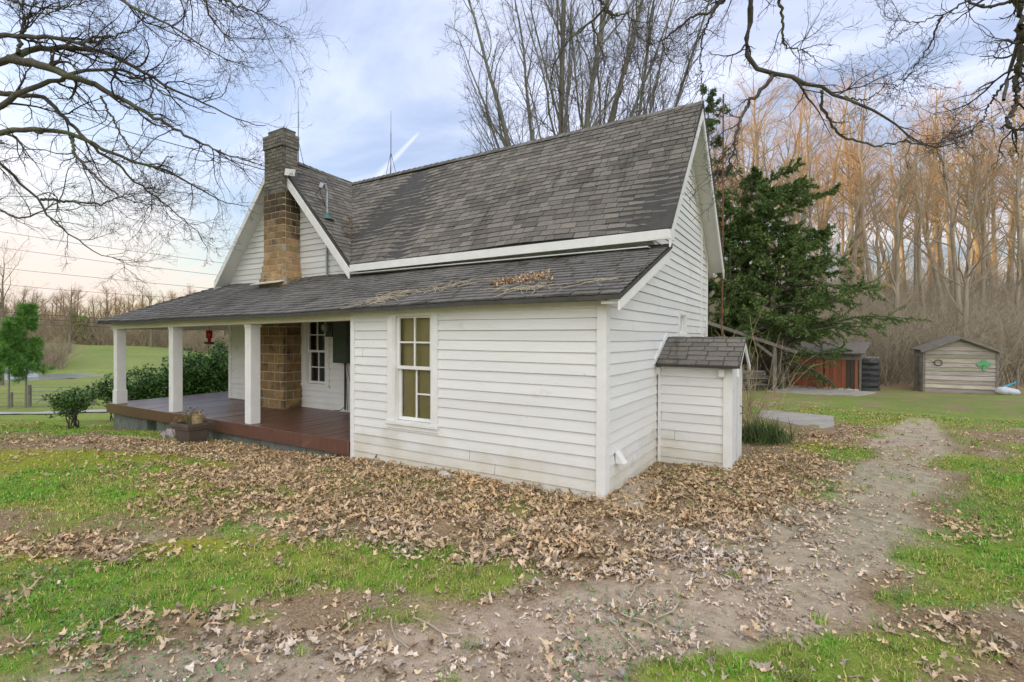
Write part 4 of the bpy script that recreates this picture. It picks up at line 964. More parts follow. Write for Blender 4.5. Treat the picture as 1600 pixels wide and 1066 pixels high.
# white stone at the wall foot
sx, sy = onZ(693, 749, 0)[:2]; mb = MB(); mb.tube([(sx - .09, sy, .03), (sx - .05, sy, .05), (sx + .02, sy - .01, .055), (sx + .08, sy, .04), (sx + .10, sy, .03)], [.01, .045, .055, .04, .008], 9)
tag(mb.build('stone', M['stone'], smooth_=True), 'small pale stone at the foot of the plain front wall', 'stone')

# hummingbird feeder
fp = onY(327, 526, .75); hf = thing('hummingbird_feeder', 'red glass hummingbird feeder hanging under the porch roof', 'bird feeder', (fp[0], fp[1], fp[2]))
mb = MB(); mb.tube([(0, 0, .13), (0, 0, .12), (0, 0, -.02), (0, 0, -.06), (0, 0, -.12)], [.045, .06, .062, .03, .028], 14); mb.build('bottle', M['red'], hf, smooth_=True)
mb = MB(); mb.tube([(0, 0, -.165), (0, 0, -.15), (0, 0, -.125), (0, 0, -.115)], [.05, .10, .09, .03], 16)
for k in range(4): a = k * math.pi / 2; mb.tube([(.07 * math.cos(a), .07 * math.sin(a), -.13), (.10 * math.cos(a), .10 * math.sin(a), -.12)], .012, 6)
mb.build('feeding_dish', M['iron'], hf)
mb = MB(); mb.tube([(0, 0, .13), (0, 0, 2.04 - fp[2])], .004, 5); mb.tube([(-.14, 0, 2.035 - fp[2]), (.14, 0, 2.035 - fp[2])], .008, 5); mb.build('hanger', M['iron'], hf)

# ------------------------------------------------------------------ outbuildings on the right
def P3(px, py, d):
    p = at(px, py, d); return p
# plank shed
La = at(1444, 607.7, 21.0); Lp = np.array(plan((1444 - 800) / F * 21.0, 21.0)); Rp = np.array(plan((1559 - 800) / F * 19.85, 19.85))
ux = (Rp - Lp); SW = np.linalg.norm(ux); ux /= SW; uy = np.array([-ux[1], ux[0]]); rzS = math.atan2(ux[1], ux[0]); zS = min(Hs(*Lp), Hs(*Rp))
ps = thing('plank_shed', 'weathered grey plank shed with a low gable roof at the wood edge', 'shed', (Lp[0], Lp[1], zS), rzS)
HE, HP, DP = 1.84, 2.30, 2.0
mb = MB(); rr = random.Random(2); z = .0
while z < HP:
    z2 = z + rr.uniform(.15, .2)
    for poly, fn in (([(0, -.1), (SW, -.1), (SW, HE), (SW / 2, HP), (0, HE)], lambda u, zz, o: (u, -o, zz)), ([(0, -.1), (DP, -.1), (DP, HE), (0, HE)], lambda u, zz, o: (-o, DP - u, zz)), ([(0, -.1), (DP, -.1), (DP, HE), (0, HE)], lambda u, zz, o: (SW + o, u, zz))):
        p = clip_band(poly, z, z2 - .01)
        if len(p) < 3: continue
        t_ = rr.uniform(-.02, .02); g = rr.uniform(.62, 1.15); o = .025
        f_ = lambda zz: o * (1 - (zz - z) / .2) + .004
        c_ = (g, g * rr.uniform(.93, 1), g * rr.uniform(.85, 1))
        mb.poly([fn(u, zz + (t_ * (u / SW - .5) if zz < z + .02 else 0), f_(zz)) for u, zz in p], c_)
        zb = min(q_[1] for q_ in p); lo = [q_[0] for q_ in p if abs(q_[1] - zb) < 1e-6]
        if len(lo) > 1: mb.poly([fn(min(lo), zb + t_ * (min(lo) / SW - .5), f_(zb)), fn(max(lo), zb + t_ * (max(lo) / SW - .5), f_(zb)), fn(max(lo), zb, -.01), fn(min(lo), zb, -.01)], (c_[0] * .6,) * 3)
    z = z2
mb.box(.03, SW - .03, .02, .04, -.1, HE, (.18, .16, .14)); mb.box(.03, SW - .03, DP - .04, DP, -.1, HE, (.5, .5, .5))
mb.build('wall', M['plank'], ps)
mb = MB()
mb.box(-.045, .045, -.045, .045, -.15, HE - .03); mb.build('post', M['rail'], ps); mb = MB(); mb.box(SW - .045, SW + .045, -.045, .045, -.15, HE - .03)
mb.build('post', M['rail'], ps); mb = MB(); mb.box(-.16, -.05, DP * .42, DP * .42 + .1, -.15, HE - .3); mb.build('post', M['rail'], ps)
mb = MB()
for s_ in (0, 1):
    xe = -.14 if s_ == 0 else SW + .14; ze = HE - .06
    pts = [(xe, -.2, ze), (SW / 2, -.2, HP + .06), (SW / 2, DP + .2, HP + .06), (xe, DP + .2, ze)]
    if s_ == 0: pts = [pts[3], pts[2], pts[1], pts[0]][::-1]
    mb.slab(pts, .035, n=np.array([(-1 if s_ == 0 else 1) * .33, 0, .94]))
mb.build('roof', M['tin'], ps)
mb = MB(); mb.beam((-.14, -.215, HE - .13), (SW / 2, -.215, HP - .01), .025, .09); mb.build('rake_board', M['rail'], ps); mb = MB(); mb.beam((SW / 2, -.215, HP - .01), (SW + .14, -.215, HE - .13), .025, .09); mb.build('rake_board', M['rail'], ps)
def s2w(u, off, z): p = Lp + ux * u - uy * off; return (p[0], p[1], zS + z)
wu = (1467 - 1444) / 115 * SW; wz = 1.24
hoop = thing('wire_hoop', 'small dark wire hoop hung on the plank shed', 'hoop', s2w(wu, .05, wz), rzS)
mb = MB(); mb.tube([(.13 * math.cos(t), .008 * math.sin(3 * t), .12 * math.sin(t)) for t in np.linspace(0, 2 * math.pi, 24)], .013, 6, cap=False); mb.tube([(.125 * math.cos(t) + .01, .01, .115 * math.sin(t) + .01) for t in np.linspace(0.5, 2 * math.pi + .3, 22)], .009, 5); mb.build('ring', M['iron'], hoop)
mb = MB(); mb.tube([(-.12, 0, .05), (-.3, 0, .11), (-.45, 0, .17)], .006, 5); mb.build('tail', M['iron'], hoop)
cl_ = thing('clover_sign', 'green wooden clover shape nailed to the plank shed', 'wall sign', s2w((1538 - 1444) / 115 * SW, .045, 1.2), rzS)
mb = MB(); 
for cx_, cz_, r_ in ((0, .13, .085), (-.11, .02, .095), (.11, .02, .095)):
    mb.slab([(cx_ + r_ * math.cos(t) * (1 + .08 * math.cos(2 * t)), -.02 - .001 * cx_ * 10, cz_ + r_ * math.sin(t)) for t in np.linspace(0, 2 * math.pi, 19)[:-1]], .02 + cx_ * .01, n=np.array([0, -1., 0]))
mb.slab([(-.07, -.024, -.03), (.06, -.024, -.03), (.07, -.024, .1), (-.07, -.024, .1)], .021, n=np.array([0, -1., 0]))
mb.build('leaf', M['clover'], cl_)
mb = MB(); mb.slab([(-.035, -.021, -.05), (.05, -.021, -.05), (.045, -.021, -.2), (.09, -.021, -.235), (-.05, -.021, -.235), (-.02, -.021, -.2)][::-1], .02, n=np.array([0, -1., 0])); mb.build('stem', M['clover'], cl_)
# post, blue tube and pale bags beside it
x, y = px_plan(1590, 19.4); z = Hs(x, y); mb = MB(); mb.tube([(x, y, z - .1), (x + .02, y, z + .5), (x + .0, y, z + .98)], [.05, .045, .04], 7); tag(mb.build('fence_post', M['rail']), 'short weathered wooden post beside the blue tube', 'post')
a_, b_ = px_plan(1568, 19.3), px_plan(1592, 19.7); za = Hs(*a_); mb = MB(); mb.tube([(a_[0], a_[1], za + .28), (b_[0], b_[1], za + .47)], .04, 10); tag(mb.build('blue_tube', M['blue']), 'bright blue plastic tube lying on the pale bags', 'tube')
bg = None
for k, (pxx, dd, s_) in enumerate(((1571, 19.3, .24), (1583, 19.2, .2))):
    x, y = px_plan(pxx, dd); z = Hs(x, y); mb = MB(); rr = random.Random(k)
    mb.tube([(x - s_ * 1.2, y, z + .1), (x - s_ * .8, y, z + s_ * .6), (x - .0, y - .02, z + s_ * .62), (x + s_ * .7, y, z + s_ * .55), (x + s_ * 1.1, y, z + .08)], [.05, s_ * .62, s_ * .72, s_ * .55, .05], 9)
    tag(mb.build('rubbish_bag', M['bag'], smooth_=True), ['plump pale plastic bag against the plank shed corner', 'flatter pale plastic bag next to the short wooden post'][k], 'bag', 'pale bags by the plank shed')

# orange-doored garage
Gl = np.array(plan((1238 - 800) / F * 22.5, 22.5)); Gr = np.array(plan((1343 - 800) / F * 20.9, 20.9)); gx_ = Gr - Gl; GW = np.linalg.norm(gx_); gx_ /= GW; rzG = math.atan2(gx_[1], gx_[0]); zG = min(Hs(*Gl), Hs(*Gr)) + .0
ga = thing('garage', 'low timber garage with orange plank doors half hidden by the cedar', 'garage', (Gl[0], Gl[1], zG), rzG)
GH = 1.55
mb = MB(); mb.box(-.1, 0, -.02, 2.6, -.2, GH); mb.box(GW, GW + .06, -.02, 2.6, -.2, GH); mb.box(0, GW, .1, 2.6, -.2, GH - .02); mb.box(-.1, GW + .06, -.04, .08, GH - .25, GH); mb.build('wall', M['rail'], ga)
for s_ in (0, 1):
    mb = MB(); x0 = .02 + s_ * GW / 2; x1 = x0 + GW / 2 - .05; x = x0; rr = random.Random(s_ + 5)
    while x < x1 - .02:
        x2 = min(x + rr.uniform(.13, .17), x1); dark = (s_ == 1 and x0 + .62 < x < x0 + .98); g = rr.uniform(.75, 1.1)
        mb.box(x, x2 - .008, -.02 - rr.uniform(0, .008), .03, .07, GH - .26, (.22, .45, .7) if dark else (g, g, g)); x = x2
    d_ = tag(mb.build('door', M['orange'], ga), 'orange plank door with a dark patched panel' if s_ else None)
mb = MB(); mb.box(0, GW, -.05, .06, -.15, .062); mb.build('threshold', M['trim'], ga)
mb = MB(); mb.slab([(-.3, -.35, GH + .05), (GW + .2, -.35, GH + .05), (GW + .2, 2.8, GH + .5), (-.3, 2.8, GH + .5)], .05); mb.build('roof', M['tin'], ga)
x, y = px_plan(1275, 20.6); rng = np.random.default_rng(2); pc_ = np.stack([x + rng.normal(size=220) * .55, y + rng.normal(size=220) * .2, np.zeros(220)], 1); pc_[:, 2] = H(pc_[:, 0], pc_[:, 1]) + .03 + rng.random(220) * .1
V, Fc, C_ = leaf_cards(pc_, .12, rng, tilt=.5); tag(np_mesh('fallen_leaves', V, Fc, M['leaf'], cols=C_ * .7), 'brown leaf heap in front of the orange garage doors', 'leaf pile', kind='stuff')
# tarp-covered woodpile
x, y = px_plan(1355, 21.2); z = Hs(x, y); wp = thing('woodpile', 'stacked woodpile wrapped in sagging black tarpaulin beside the orange doors', 'woodpile', (x, y, z), rzG)
mb = MB(); rows = 12; rr = random.Random(8)
prev = None
for i in range(rows + 1):
    zz = -.1 + 1.42 * i / rows; b = .05 * (1 if i % 2 else -1) + rr.uniform(-.02, .02); ring = []
    for (cx_, cy_) in ((-.42, -.3), (-.14, -.34), (.14, -.33), (.42, -.3), (.44, 0), (.42, .5), (-.42, .5), (-.44, .1)):
        ring.append((cx_ * (1 + b * .5) + rr.uniform(-.02, .02), cy_ * (1 + b) + rr.uniform(-.02, .02), zz + rr.uniform(-.02, .02)))
    if prev:
        for j in range(8): mb.poly([prev[j], prev[(j + 1) % 8], ring[(j + 1) % 8], ring[j]], (rr.uniform(.7, 1.2),) * 3)
    prev = ring
mb.poly(prev); mb.build('tarpaulin', M['tarp'], wp)
mb = MB()
for k in range(8): mb.tube([(-.36 + k * .1, -.2, 1.36), (-.36 + k * .1 + .02, .5, 1.40)], .05, 7, (rr.uniform(.7, 1.1),) * 3)
mb.build('log', M['rail'], wp)

# open lean-to barn
Bl = np.array(plan((1120 - 800) / F * 19.5, 19.5)); Br = np.array(plan((1238 - 800) / F * 19.5, 19.5)); bxv = Br - Bl; BW = np.linalg.norm(bxv); bxv /= BW; rzB = math.atan2(bxv[1], bxv[0]); zB = Hs(*Br)
ba = thing('open_lean_to', 'open grey timber lean-to with sloping roof and braced post', 'lean-to', (Bl[0], Bl[1], zB), rzB)
def zr(u): return 2.40 - .33 * (u - .6)
mb = MB(); mb.slab([(-1.2, -.3, zr(-1.2)), (BW + .0, -.3, zr(BW)), (BW, 2.6, zr(BW)), (-1.2, 2.6, zr(-1.2))], .05); mb.build('roof', M['tin'], ba)
mb = MB(); mb.beam((-1.2, -.32, zr(-1.2) - .08), (BW, -.32, zr(BW) - .08), .04, .11); mb.build('rake_board', M['dark_rail'], ba)
pu = (1206 - 1120) / 118 * BW
for u_ in (pu, -.6): 
    mb = MB(); mb.box(u_ - .07, u_ + .07, -.25, -.11, -.1, zr(u_) - .1); mb.build('post', M['dark_rail'], ba)
mb = MB(); mb.beam((pu - .75, -.19, zr(pu - .75) - .22), (pu + .02, -.19, zr(pu) - .55), .06, .11); mb.build('brace', M['dark_rail'], ba)
mb = MB(); rr = random.Random(4); x = -1.0
while x < BW - .05:
    x2 = x + rr.uniform(.14, .2); g = rr.uniform(.55, 1.1); mb.box(x, min(x2, BW) - .012, 2.4, 2.43, -.1, zr(x2) - .1, (g, g, g)); x = x2
for y_ in np.arange(.9, 2.4, .17): g = rr.uniform(.55, 1); mb.box(BW - .1, BW - .07, y_, y_ + .155, -.1, zr(BW) - .1, (g, g, g))
mb.build('wall', M['rail'], ba)
tl = thing('timber_stack', 'heap of old boards stacked under the open lean-to', 'timber stack', (*(Bl + bxv * (pu - .9)), zB), rzB)
for k in range(9):
    mb = MB(); z0 = .05 + k * .085; mb.hexa([(-.9 + rr.uniform(-.1, .1), rr.uniform(.1, .3), z0), (.8 + rr.uniform(-.2, .2), rr.uniform(.1, .3), z0 + rr.uniform(-.01, .02)), (.8, .8, z0), (-.9, .8, z0), (-.9, .2, z0 + .06), (.8, .2, z0 + .06), (.8, .8, z0 + .06), (-.9, .8, z0 + .06)], (rr.uniform(.6, 1.2),) * 3); mb.build('board', M['rail'], tl)
# rusty mast behind the gable
mb = MB(); zt = 6.72; gz0 = Hs(.2, 6.2); mb.tube([(.2, 6.2, gz0 - .1), (.205, 6.2, 3.5), (.195, 6.2, zt)], .016, 8); mb.tube([(.2, 6.2, 4.0), (.2, 6.2, 4.1)], .034, 8); mb.tube([(.2, 6.2, 2.2), (.2, 6.2, 2.3)], .034, 8)
tag(mb.build('antenna_mast', M['rust']), 'thin rusty pipe mast rising behind the right gable', 'mast')

# ------------------------------------------------------------------ left side: gate, fence, cables, far house
def zg_(px, d): x, y = px_plan(px, d); return np.array([x, y, Hs(x, y)])
for k, (px, hh, r_) in enumerate(((46, 1.25, .085), (146, 1.18, .085), (18, .85, .06), (-28, .9, .06), (-75, .9, .06))):
    p = zg_(px, 28 + (0 if k < 2 else .1)); mb = MB(); mb.tube([p - (0, 0, .2), p + (0, 0, hh * .6), p + (.01, 0, hh)], [r_, r_ * .97, r_ * .9], 8)
    tag(mb.build('fence_post', M['rail']), ['stout wooden gate post on the hinge side, near the pines', 'stout wooden gate post behind the lone round bush', 'thin fence post among the pine trunks', 'thin wire-fence post beyond the pines', 'thin wire-fence post farthest along the road'][k], 'post')
g0, g1 = zg_(49, 28), zg_(143, 28); gt = thing('field_gate', 'grey tube field gate closed between two wooden posts', 'gate', g0); dv = g1 - g0; dv[2] = 0; LV = np.linalg.norm(dv); dv /= LV
mb = MB(); zz = max(Hs(*g0[:2]), Hs(*g1[:2])) - g0[2] + .1
for h_ in (.0, .22, .45, .68, .9): mb.tube([(0, 0, zz + h_), tuple(dv * LV + (0, 0, zz + h_))], .02, 6)
for t_ in (0.0, .5, 1.0): mb.tube([tuple(dv * LV * t_ + (0, 0, zz)), tuple(dv * LV * t_ + (0, 0, zz + .9))], .02, 6)
mb.tube([tuple(dv * LV * .08 + (0, 0, zz)), tuple(dv * LV * .5 + (0, 0, zz + .9))], .02, 6); mb.build('gate_frame', M['metal'], gt)
mb = MB(); pts = [zg_(px, 28.1) for px in (-120, -75, -28, 18, 44)]
for h_ in (.25, .5, .75): mb.tube([p + (0, 0, h_) for p in pts], .006, 4)
tag(mb.build('wire_fence', M['iron']), 'low wire fence running left from the field gate', 'fence')
# cables on the left, strung between a pole out to the side and a pole beyond the house
def cable(pts, d, label, name='power_cable', r=.012):
    c = [np.array(at(px, py, dd)) for (px, py), dd in zip(pts, d)]; P = []
    ts = np.linspace(0, 1, 40); arr = np.array(c); tt = np.linspace(0, 1, len(c))
    for t in ts: P.append([np.interp(t, tt, arr[:, j]) for j in range(3)])
    P = np.array(P); 
    mb = MB(); mb.tube(P, r, 5); return tag(mb.build(name, M['cable']), label, 'cable', 'overhead cables')
wires = [((-320, 345), (0, 387), (170, 410), (340, 430), (520, 447)), ((-320, 316), (0, 362), (114, 380), (340, 410), (520, 432)), ((-320, 375), (39, 423), (222, 441), (340, 452), (520, 466)),
         ((-320, 398), (0, 444), (72, 451), (216, 462), (520, 480)), ((-320, 462), (0, 487), (54, 491), (156, 497.5), (520, 516)), ((-320, 470), (0, 494), (57, 499), (156, 504.5), (520, 521)), ((-320, 480), (0, 503), (60, 507.5), (156, 511), (520, 526))]
wl = ['uppermost but one of the cables crossing the sunset sky', 'highest cable crossing the sunset sky left of the chimney', 'third cable down across the sunset sky', 'fourth cable down, skimming the far treetops', 'top one of the three low cables passing behind the pine', 'middle one of the three low cables passing behind the pine', 'lowest cable passing behind the pine']
for w_, l_ in zip(wires, wl): cable(w_, (34, 33, 33, 33, 34), l_)
cable(((-500, 40), (0, 141), (86, 171), (188, 203), (319, 238), (407, 264), (433, 271)), (26, 17.5, 16, 14.3, 12.3, 11.1, 10.8), 'service cable sloping down to the chimney gable', 'service_cable', .011)
for k, (px, d, top) in enumerate(((-330, 34, 300), (520, 34, 430))):
    x, y = px_plan(px, d); z = Hs(x, y); zt_ = at(px, top, d)[2]; up_ = thing('utility_pole', ['tall wooden utility pole beyond the left picture edge', 'short utility pole hidden beyond the house'][k], 'utility pole', (x, y, z))
    mb = MB(); mb.tube([(0, 0, -.3), (0, 0, zt_ - z)], [.15, .11], 10); mb.build('pole', M['rail'], up_)
    mb = MB(); mb.beam((-1, -.4, zt_ - z - .4), (1, .4, zt_ - z - .4), .1, .12); mb.build('crossarm', M['rail'], up_)
# far white house behind the pines
x, y = px_plan(-16, 56); z = Hs(x, y); fh = thing('white_cottage', 'small far white cottage glimpsed behind the pine crowns', 'house', (x, y, z), math.radians(30))
mb = MB(); mb.box(-3.4, 3.2, -2.4, 2.4, -.5, 2.5); mb.poly([(-3.4, -2.4, 2.5), (-3.4, 2.4, 2.5), (-3.4, 0, 4.0)]); mb.poly([(3.2, 2.4, 2.5), (3.2, -2.4, 2.5), (3.2, 0, 4.0)]); mb.build('wall', M['house2'], fh)
mb = MB(); mb.slab([(-3.7, -2.8, 2.32), (3.5, -2.8, 2.32), (3.5, 0, 4.1), (-3.7, 0, 4.1)], .1); mb.slab([(3.5, 2.8, 2.32), (-3.7, 2.8, 2.32), (-3.7, 0, 4.1), (3.5, 0, 4.1)], .1); mb.build('roof', M['far_roof'], fh)
for x_ in (-2.2, .2, 2.2):
    mb = MB(); mb.box(x_ - .4, x_ + .4, -2.43, -2.405, .8, 2.0); mb.build('window', M['curtain'], fh)

# ------------------------------------------------------------------ trees
def resample(P, n):
    P = np.array(P, float); s = np.concatenate([[0], np.cumsum(np.linalg.norm(np.diff(P, axis=0), axis=1))]); u = np.linspace(0, s[-1], n)
    return np.stack([np.interp(u, s, P[:, j]) for j in range(3)], 1), s[-1]
def limb_tree(name, label, trunk, trunk_r, limbs, seed, n=50, twl=(.4, 1.5), per=(16, 7, 4)):
    """limbs: list of (3D polyline, r0, r1); trunk polyline"""
    rng = np.random.default_rng(seed); base = np.array(trunk[0]); tr = thing(name, label, 'tree', base)
    T, _ = resample(trunk, 14); mb = MB(); mb.tube(T - base, np.interp(np.linspace(0, 1, 14), np.linspace(0, 1, len(trunk_r)), trunk_r), 14); 
    mb.build('trunk', M['bark'], tr, smooth_=True)
    LP, LR = [], []
    for pts, r0, r1 in limbs:
        P, L_ = resample(pts, n); w = rng.normal(size=(n, 3)) * .010; w[0] = 0; P = P + w; t = np.linspace(0, 1, n)
        LP.append(P); LR.append(r1 + (r0 - r1) * (1 - t) ** 1.15)
    LP = np.array(LP); LR = np.array(LR)
    V, Fq = tubes([(LP - base, LR)], 8); np_mesh('limb', V, Fq, M['bark'], tr, smooth_=True)
    g1 = sprout(LP, LR, per[0], rng, .12, 1.0, (.45, 1.0), twl, 8, .24, .01, .52, .0035, bylen=False, tipless=.3)
    ge = sprout(LP, LR, 8, rng, .72, 1.0, (.3, .9), twl, 8, .24, .01, .7, .003, bylen=False, tipless=.4); g1 = (np.concatenate([g1[0], ge[0]]), np.concatenate([g1[1], ge[1]]))
    g2 = sprout(*g1, per[1], rng, .15, 1.0, (.4, 1.0), (.3, .75), 6, .28, .0, .62, .0024)
    g3 = sprout(*g2, per[2], rng, .15, 1.0, (.4, 1.0), (.3, .8), 4, .28, .0, .65, .0017)
    V, Fq = tubes([(g1[0] - base, g1[1])], 4); a = V, Fq
    twiggy('crown', [g1, g2, g3], M['twig'], tr, base)
    return tr
# left oak: limbs reach in from the left; coordinates follow the limbs at about 7 to 9 m
def zl(pts, sc, ox, oy, d0, d1, seed):
    rr = np.random.default_rng(seed); n = len(pts); d = np.linspace(d0, d1, n) + rr.normal(size=n) * .08
    return [at(ox + x / sc, oy + y / sc, dd) for (x, y), dd in zip(pts, d)]
tx, ty = plan(-11.2, 7.4); tz = Hs(tx, ty)
trunkL = [(tx, ty, tz - .3), (tx + .05, ty, tz + 1.6), (tx + .1, ty + .1, 3.4), (tx - .05, ty, 6.0), (tx, ty, 9.5)]
def fromL(z): return np.array([tx + .05, ty + .02, z])
lz = [([(-400, 330), (-150, 200), (0, 148), (90, 150), (180, 152), (260, 165), (330, 185), (430, 215), (470, 240)], 3.9, .085, .02, 7.4, 7.6),
      ([(-420, 420), (-180, 330), (0, 258), (60, 238), (140, 208), (240, 198), (330, 203), (430, 217), (520, 258), (600, 305), (680, 352), (780, 402), (870, 440), (960, 487), (1050, 520), (1110, 530)], 3.6, .10, .006, 7.4, 8.4),
      ([(40, 245), (150, 265), (250, 300), (300, 325), (390, 350), (480, 400), (560, 440), (640, 485), (720, 530), (780, 570), (870, 610), (960, 650), (1085, 680)], None, .065, .006, 7.4, 7.9),
      ([(-420, 640), (-200, 540), (0, 440), (70, 395), (150, 355), (240, 330), (300, 310), (360, 290), (450, 285), (540, 300), (600, 340), (680, 390), (800, 440), (900, 480)], 3.0, .085, .006, 7.5, 8.0),
      ([(-420, 700), (-200, 600), (0, 555), (60, 543), (150, 540), (240, 545), (320, 565), (400, 600), (470, 640), (550, 675), (650, 695), (720, 720), (800, 770), (880, 815), (960, 850), (1040, 855)], 2.9, .085, .005, 7.3, 8.6),
      ([(-50, 385), (100, 395), (180, 405), (240, 460), (300, 520), (350, 570), (420, 640), (500, 690), (560, 760), (620, 800), (690, 850), (760, 910), (820, 960), (870, 1040)], None, .04, .004, 7.8, 8.3),
      ([(-420, 760), (-200, 690), (0, 680), (60, 730), (110, 790), (170, 840), (180, 880), (260, 950), (330, 1000), (400, 1050), (500, 1085), (560, 1110)], 2.6, .06, .004, 7.2, 8.0),
      ([(-300, 800), (-100, 850), (0, 870), (60, 905), (110, 910), (165, 885), (260, 830), (340, 850), (460, 860)], 2.4, .045, .005, 7.2, 7.6),
      ([(-350, -420), (100, -200), (360, -80), (510, 0), (580, 45), (650, 80), (710, 105), (770, 145), (850, 195), (920, 240), (1000, 265), (1060, 280)], 5.6, .09, .004, 7.4, 7.2),
      ([(560, -200), (760, -90), (850, 0), (880, 80), (920, 130), (980, 190), (1030, 235)], None, .035, .004, 7.2, 7.1),
      ([(650, -150), (800, -60), (920, 0), (1000, 30), (1080, 60), (1150, 100), (1210, 130)], None, .03, .004, 7.3, 7.0),
      ([(75, 225), (90, 130), (110, 70), (150, 55), (200, 60), (280, 20)], None, .03, .006, 7.45, 7.3),
      ([(330, 185), (400, 155), (480, 150), (560, 120), (600, 60)], None, .022, .005, 7.5, 7.6), ([(-100, -60), (100, 20), (250, 40), (380, 0)], None, .03, .006, 7.6, 7.6),
      ([(300, 560), (310, 640), (360, 700), (420, 760), (500, 820), (600, 850), (700, 860)], None, .025, .004, 7.8, 7.6), ([(170, 830), (300, 840), (430, 850), (520, 810), (640, 800)], None, .022, .004, 7.7, 7.9),
      ([(420, 400), (470, 500), (530, 600), (560, 680), (620, 760)], None, .018, .004, 7.7, 7.7)]
limbs = []
for k, (pts, zz, r0, r1, d0, d1) in enumerate(lz):
    P = zl(pts, 2.664, 0, 0, d0, d1, k)
    if zz is not None: P = [fromL(zz)] + P
    limbs.append((P, r0, r1))
limb_tree('oak_tree', 'big bare oak with mossy limbs reaching in over the lawn and porch roof', trunkL, [.42, .34, .3, .24, .1], limbs, 4, twl=(.35, 1.35))
# right oak
tx, ty = plan(7.8, 3.2); tz = Hs(tx, ty)
trunkR = [(tx, ty, tz - .3), (tx, ty, 2.2), (tx - .1, ty + .1, 4.6), (tx - .1, ty + .1, 7.5)]
def fromR(z): return np.array([tx - .05, ty + .05, z])
Z8 = (2.538, 1000, 0); Z6 = (3.2, 660, 0)
rz_ = [([(700, -420), (520, -200), (445, -60), (440, 0), (435, 80), (425, 150), (412, 215), (440, 265), (490, 275), (530, 295), (600, 300), (650, 330), (720, 355), (790, 385), (860, 415), (920, 435), (980, 470), (1040, 515), (1080, 550), (1130, 580), (1200, 580), (1290, 560)], Z8, 5.6, .085, .006, 5.6, 6.4),
       ([(530, 298), (500, 335), (460, 380), (420, 430), (395, 480), (380, 560), (370, 610), (340, 680), (310, 740)], Z8, None, .026, .005, 5.9, 5.9),
       ([(620, -200), (560, -60), (550, 0), (570, 70), (560, 150), (590, 190), (660, 205), (700, 240)], Z8, None, .028, .004, 5.7, 6.1),
       ([(420, -160), (350, -40), (330, 0), (280, 45), (200, 70), (130, 130), (85, 165), (100, 210), (140, 260)], Z8, None, .03, .004, 5.7, 6.3),
       ([(330, -30), (290, 50), (245, 150), (240, 250), (248, 390)], Z8, None, .016, .004, 5.7, 6.0),
       ([(1500, -200), (1475, -60), (1480, 0), (1505, 60), (1512, 110), (1490, 200), (1460, 300), (1440, 400)], Z8, 5.0, .07, .014, 4.6, 4.9),
       ([(1512, 105), (1515, 200), (1490, 330), (1495, 420), (1450, 490), (1480, 515), (1540, 520)], Z8, None, .035, .012, 4.7, 4.9),
       ([(718, 358), (720, 430), (760, 500), (800, 540), (850, 560), (950, 580), (1050, 560), (1150, 585), (1250, 540)], Z8, None, .02, .004, 6.1, 6.2),
       ([(1470, 10), (1380, 30), (1300, 5), (1200, 60), (1100, 90), (1000, 80)], Z8, None, .016, .003, 4.9, 5.4), ([(1200, 60), (1150, 180), (1080, 280), (1040, 330), (980, 360)], Z8, None, .011, .003, 5.3, 5.6),
       ([(1480, 300), (1420, 360), (1380, 420), (1360, 480), (1280, 540)], Z8, None, .012, .003, 5.0, 5.4),
       ([(1600, -420), (1200, -160), (980, -60), (935, 0), (900, 50), (830, 110), (750, 180), (700, 240), (655, 320), (650, 420), (655, 500), (640, 580), (540, 660)], Z6, 6.2, .06, .004, 5.6, 6.4),
       ([(860, -30), (960, 75), (1030, 65), (1050, 130), (1090, 190), (1150, 230)], Z6, None, .018, .003, 6.0, 6.2), ([(900, 40), (960, 90), (980, 180), (1010, 260), (990, 400)], Z6, None, .014, .003, 6.0, 6.3),
       ([(845, 105), (870, 180), (900, 250), (910, 320)], Z6, None, .012, .003, 6.0, 6.2), ([(800, 385), (900, 400), (990, 330), (1060, 300)], Z8, None, .010, .003, 6.1, 6.3)]
limbs = []
for k, (pts, (sc, ox, oy), zz, r0, r1, d0, d1) in enumerate(rz_):
    P = zl(pts, sc, ox, oy, d0, d1, 50 + k)
    if zz is not None: P = [fromR(zz)] + P
    limbs.append((P, r0, r1))
limb_tree('oak_tree', 'bare oak whose crooked limbs hang down from above over the roof ridge', trunkR, [.34, .28, .24, .12], limbs, 9, twl=(.25, .95), per=(10, 6, 2))

